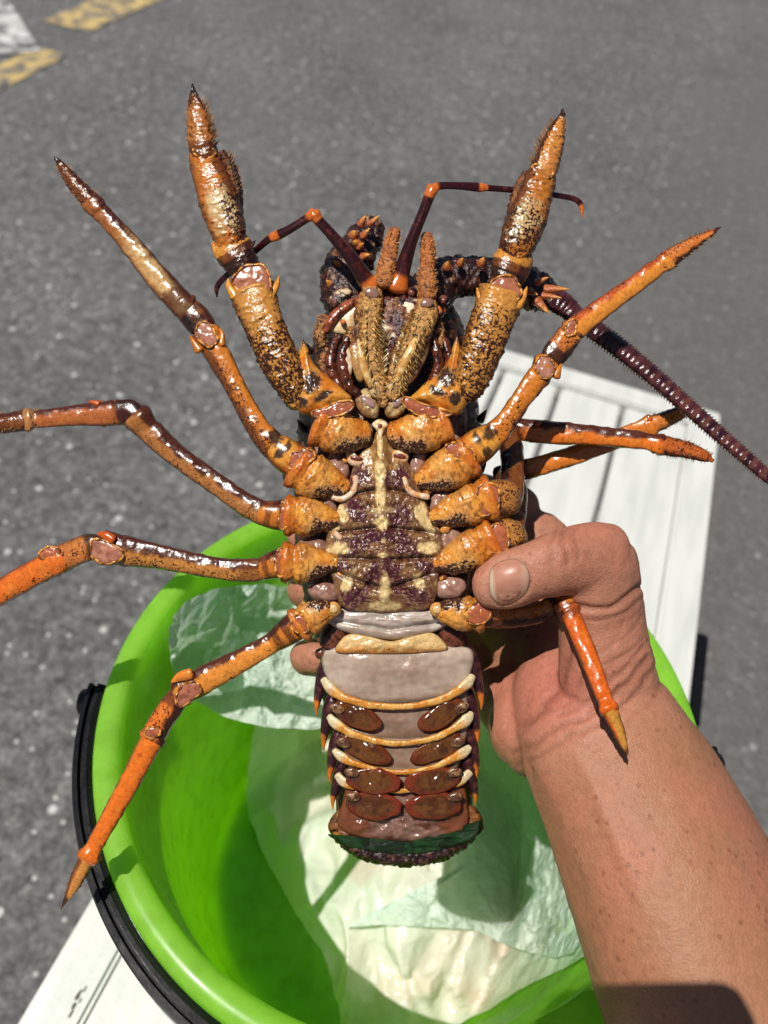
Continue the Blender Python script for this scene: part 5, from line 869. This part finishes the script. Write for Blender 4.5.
cf1 = nd(nt, 'ShaderNodeClamp'); lk(nt, mth(nt, 'MULTIPLY', mth(nt, 'SUBTRACT', mth(nt, 'MULTIPLY_ADD', nd_sep(nt, fk.outputs['Color']), .66, -.20), fk.outputs['Distance']), 5.), cf1.inputs[0]); f1 = cf1.outputs[0]; f1 = mth(nt, 'MULTIPLY', f1, mth(nt, 'GREATER_THAN', nz.outputs['Fac'], .46))
mo = nd(nt, 'ShaderNodeTexVoronoi', i_Scale=60.); lk(nt, oc, mo.inputs['Vector']); f2 = mth(nt, 'LESS_THAN', mo.outputs['Distance'], mth(nt, 'MULTIPLY_ADD', nd_sep(nt, mo.outputs['Color']), .46, -.27))
nn = nd(nt, 'ShaderNodeTexNoise', i_Scale=420., i_Detail=5., i_Roughness=.7); lk(nt, oc, nn.inputs['Vector'])
cc_ = mixc(nt, mth(nt, 'MULTIPLY', f1, .85), A.outputs['Color'], (.24, .095, .05)); cc_ = mixc(nt, mth(nt, 'MULTIPLY', f2, .8), cc_, (.17, .06, .035))
cc_ = mixc(nt, .6, cc_, ramp(nt, nn.outputs['Fac'], [(.3, (.74, .70, .68)), (.6, (1.08, 1.06, 1.05))]), 'MULTIPLY'); lk(nt, cc_, b.inputs['Base Color'])
pv = nd(nt, 'ShaderNodeTexVoronoi', i_Scale=1100.); lk(nt, oc, pv.inputs['Vector']); pe = nd(nt, 'ShaderNodeTexVoronoi', i_Scale=620., feature='DISTANCE_TO_EDGE'); lk(nt, oc, pe.inputs['Vector']); bump(nt, b, mth(nt, 'ADD', mth(nt, 'MULTIPLY_ADD', nn.outputs['Fac'], 1.3, pv.outputs['Distance']), mth(nt, 'MINIMUM', pe.outputs['Distance'], .18)), .42, .0004)
me.materials.clear(); link('hand_and_forearm', me, SKIN, person)
NAIL, nt, b = mat('fingernail', (.52, .29, .21), rough=.34, sss=.2, spec=.3)
A = nd(nt, 'ShaderNodeAttribute', attribute_name='Col'); lk(nt, A.outputs['Color'], b.inputs['Base Color']); sn = nd(nt, 'ShaderNodeTexNoise', i_Scale=500., i_Detail=2.); tc = nd(nt, 'ShaderNodeTexCoord'); lk(nt, tc.outputs['Object'], sn.inputs['Vector']); bump(nt, b, sn.outputs['Fac'], .12, .0003)
cc2 = (V - CAM) @ RW; px2 = 384 + F * cc2[:, 0] / -cc2[:, 2]; py2 = 512 - F * cc2[:, 1] / -cc2[:, 2]; pz2 = (D + cc2[:, 2]) * F / D
k_ = (abs(px2 - 509) < 26) & (abs(py2 - 581) < 24) & (NC[:, 2] > .2) & (pz2 > 10); u_, v_ = px2[k_] - 509, py2[k_] - 581
QF = lambda u, v: np.stack([np.ones_like(u), u, v, u * u, u * v, v * v], -1)
co_ = np.linalg.lstsq(QF(u_, v_), pz2[k_], rcond=None)[0]
nm = M(); plate(nm, NAILO, -.8, 2.2, lambda x, y: np.concatenate([mix(mix(mix((.38, .165, .105), (.44, .22, .15), noise(x * .1, y * .35, 0, 3)), (.46, .27, .19), ss(518, 526, x)), (.50, .38, .27), ss(496, 492, x - (y - 582) * .12)), np.zeros((len(x), 1))], 1), back=3, n=60, rings=20, p=5., c0=(509, 581),
    zf=lambda x, y: 0 * x)
NV = nm.v[0]; c3 = (NV - CAM) @ RW; xx = 384 + F * c3[:, 0] / -c3[:, 2]; yy = 512 - F * c3[:, 1] / -c3[:, 2]; zz = (D + c3[:, 2]) * F / D
nm.v[0] = W(xx, yy, zz + QF(xx - 509, yy - 581) @ co_)
build(nm, 'thumbnail', NAIL, person)
# ------------------------------------------------------------------ the telephone that takes the picture (throws the shadow on the forearm)
ph = empty('phone', CAM + RW @ np.array([0, 0, .004]), 'black phone held over the scene, outside the picture', 'phone')
def pbox(name, x0, x1, y0, y1, z0, z1, r, mt):
    import bmesh
    bm = bmesh.new(); pts = []
    for cx, cy, a0 in ((x1 - r, y1 - r, 0), (x0 + r, y1 - r, 90), (x0 + r, y0 + r, 180), (x1 - r, y0 + r, 270)):
        for k in range(7): a = math.radians(a0 + k * 15); pts.append((cx + r * math.cos(a), cy + r * math.sin(a)))
    lo = [bm.verts.new(RW @ np.array([x, y, z0]) + CAM) for x, y in pts]; hi = [bm.verts.new(RW @ np.array([x, y, z1]) + CAM) for x, y in pts]
    bm.faces.new(lo[::-1]); bm.faces.new(hi); n = len(pts)
    for i in range(n): bm.faces.new((lo[i], lo[(i + 1) % n], hi[(i + 1) % n], hi[i]))
    m_ = bpy.data.meshes.new(name); bm.to_mesh(m_); bm.free(); link(name, m_, mt, ph, False)
pbox('body', -.035, .040, -.135, .013, .006, .014, .010, BLK); pbox('screen', -.033, .038, -.133, .011, .0142, .0147, .009, BLK); pbox('camera_bump', -.012, .018, -.022, .010, .003, .0059, .006, BLK)
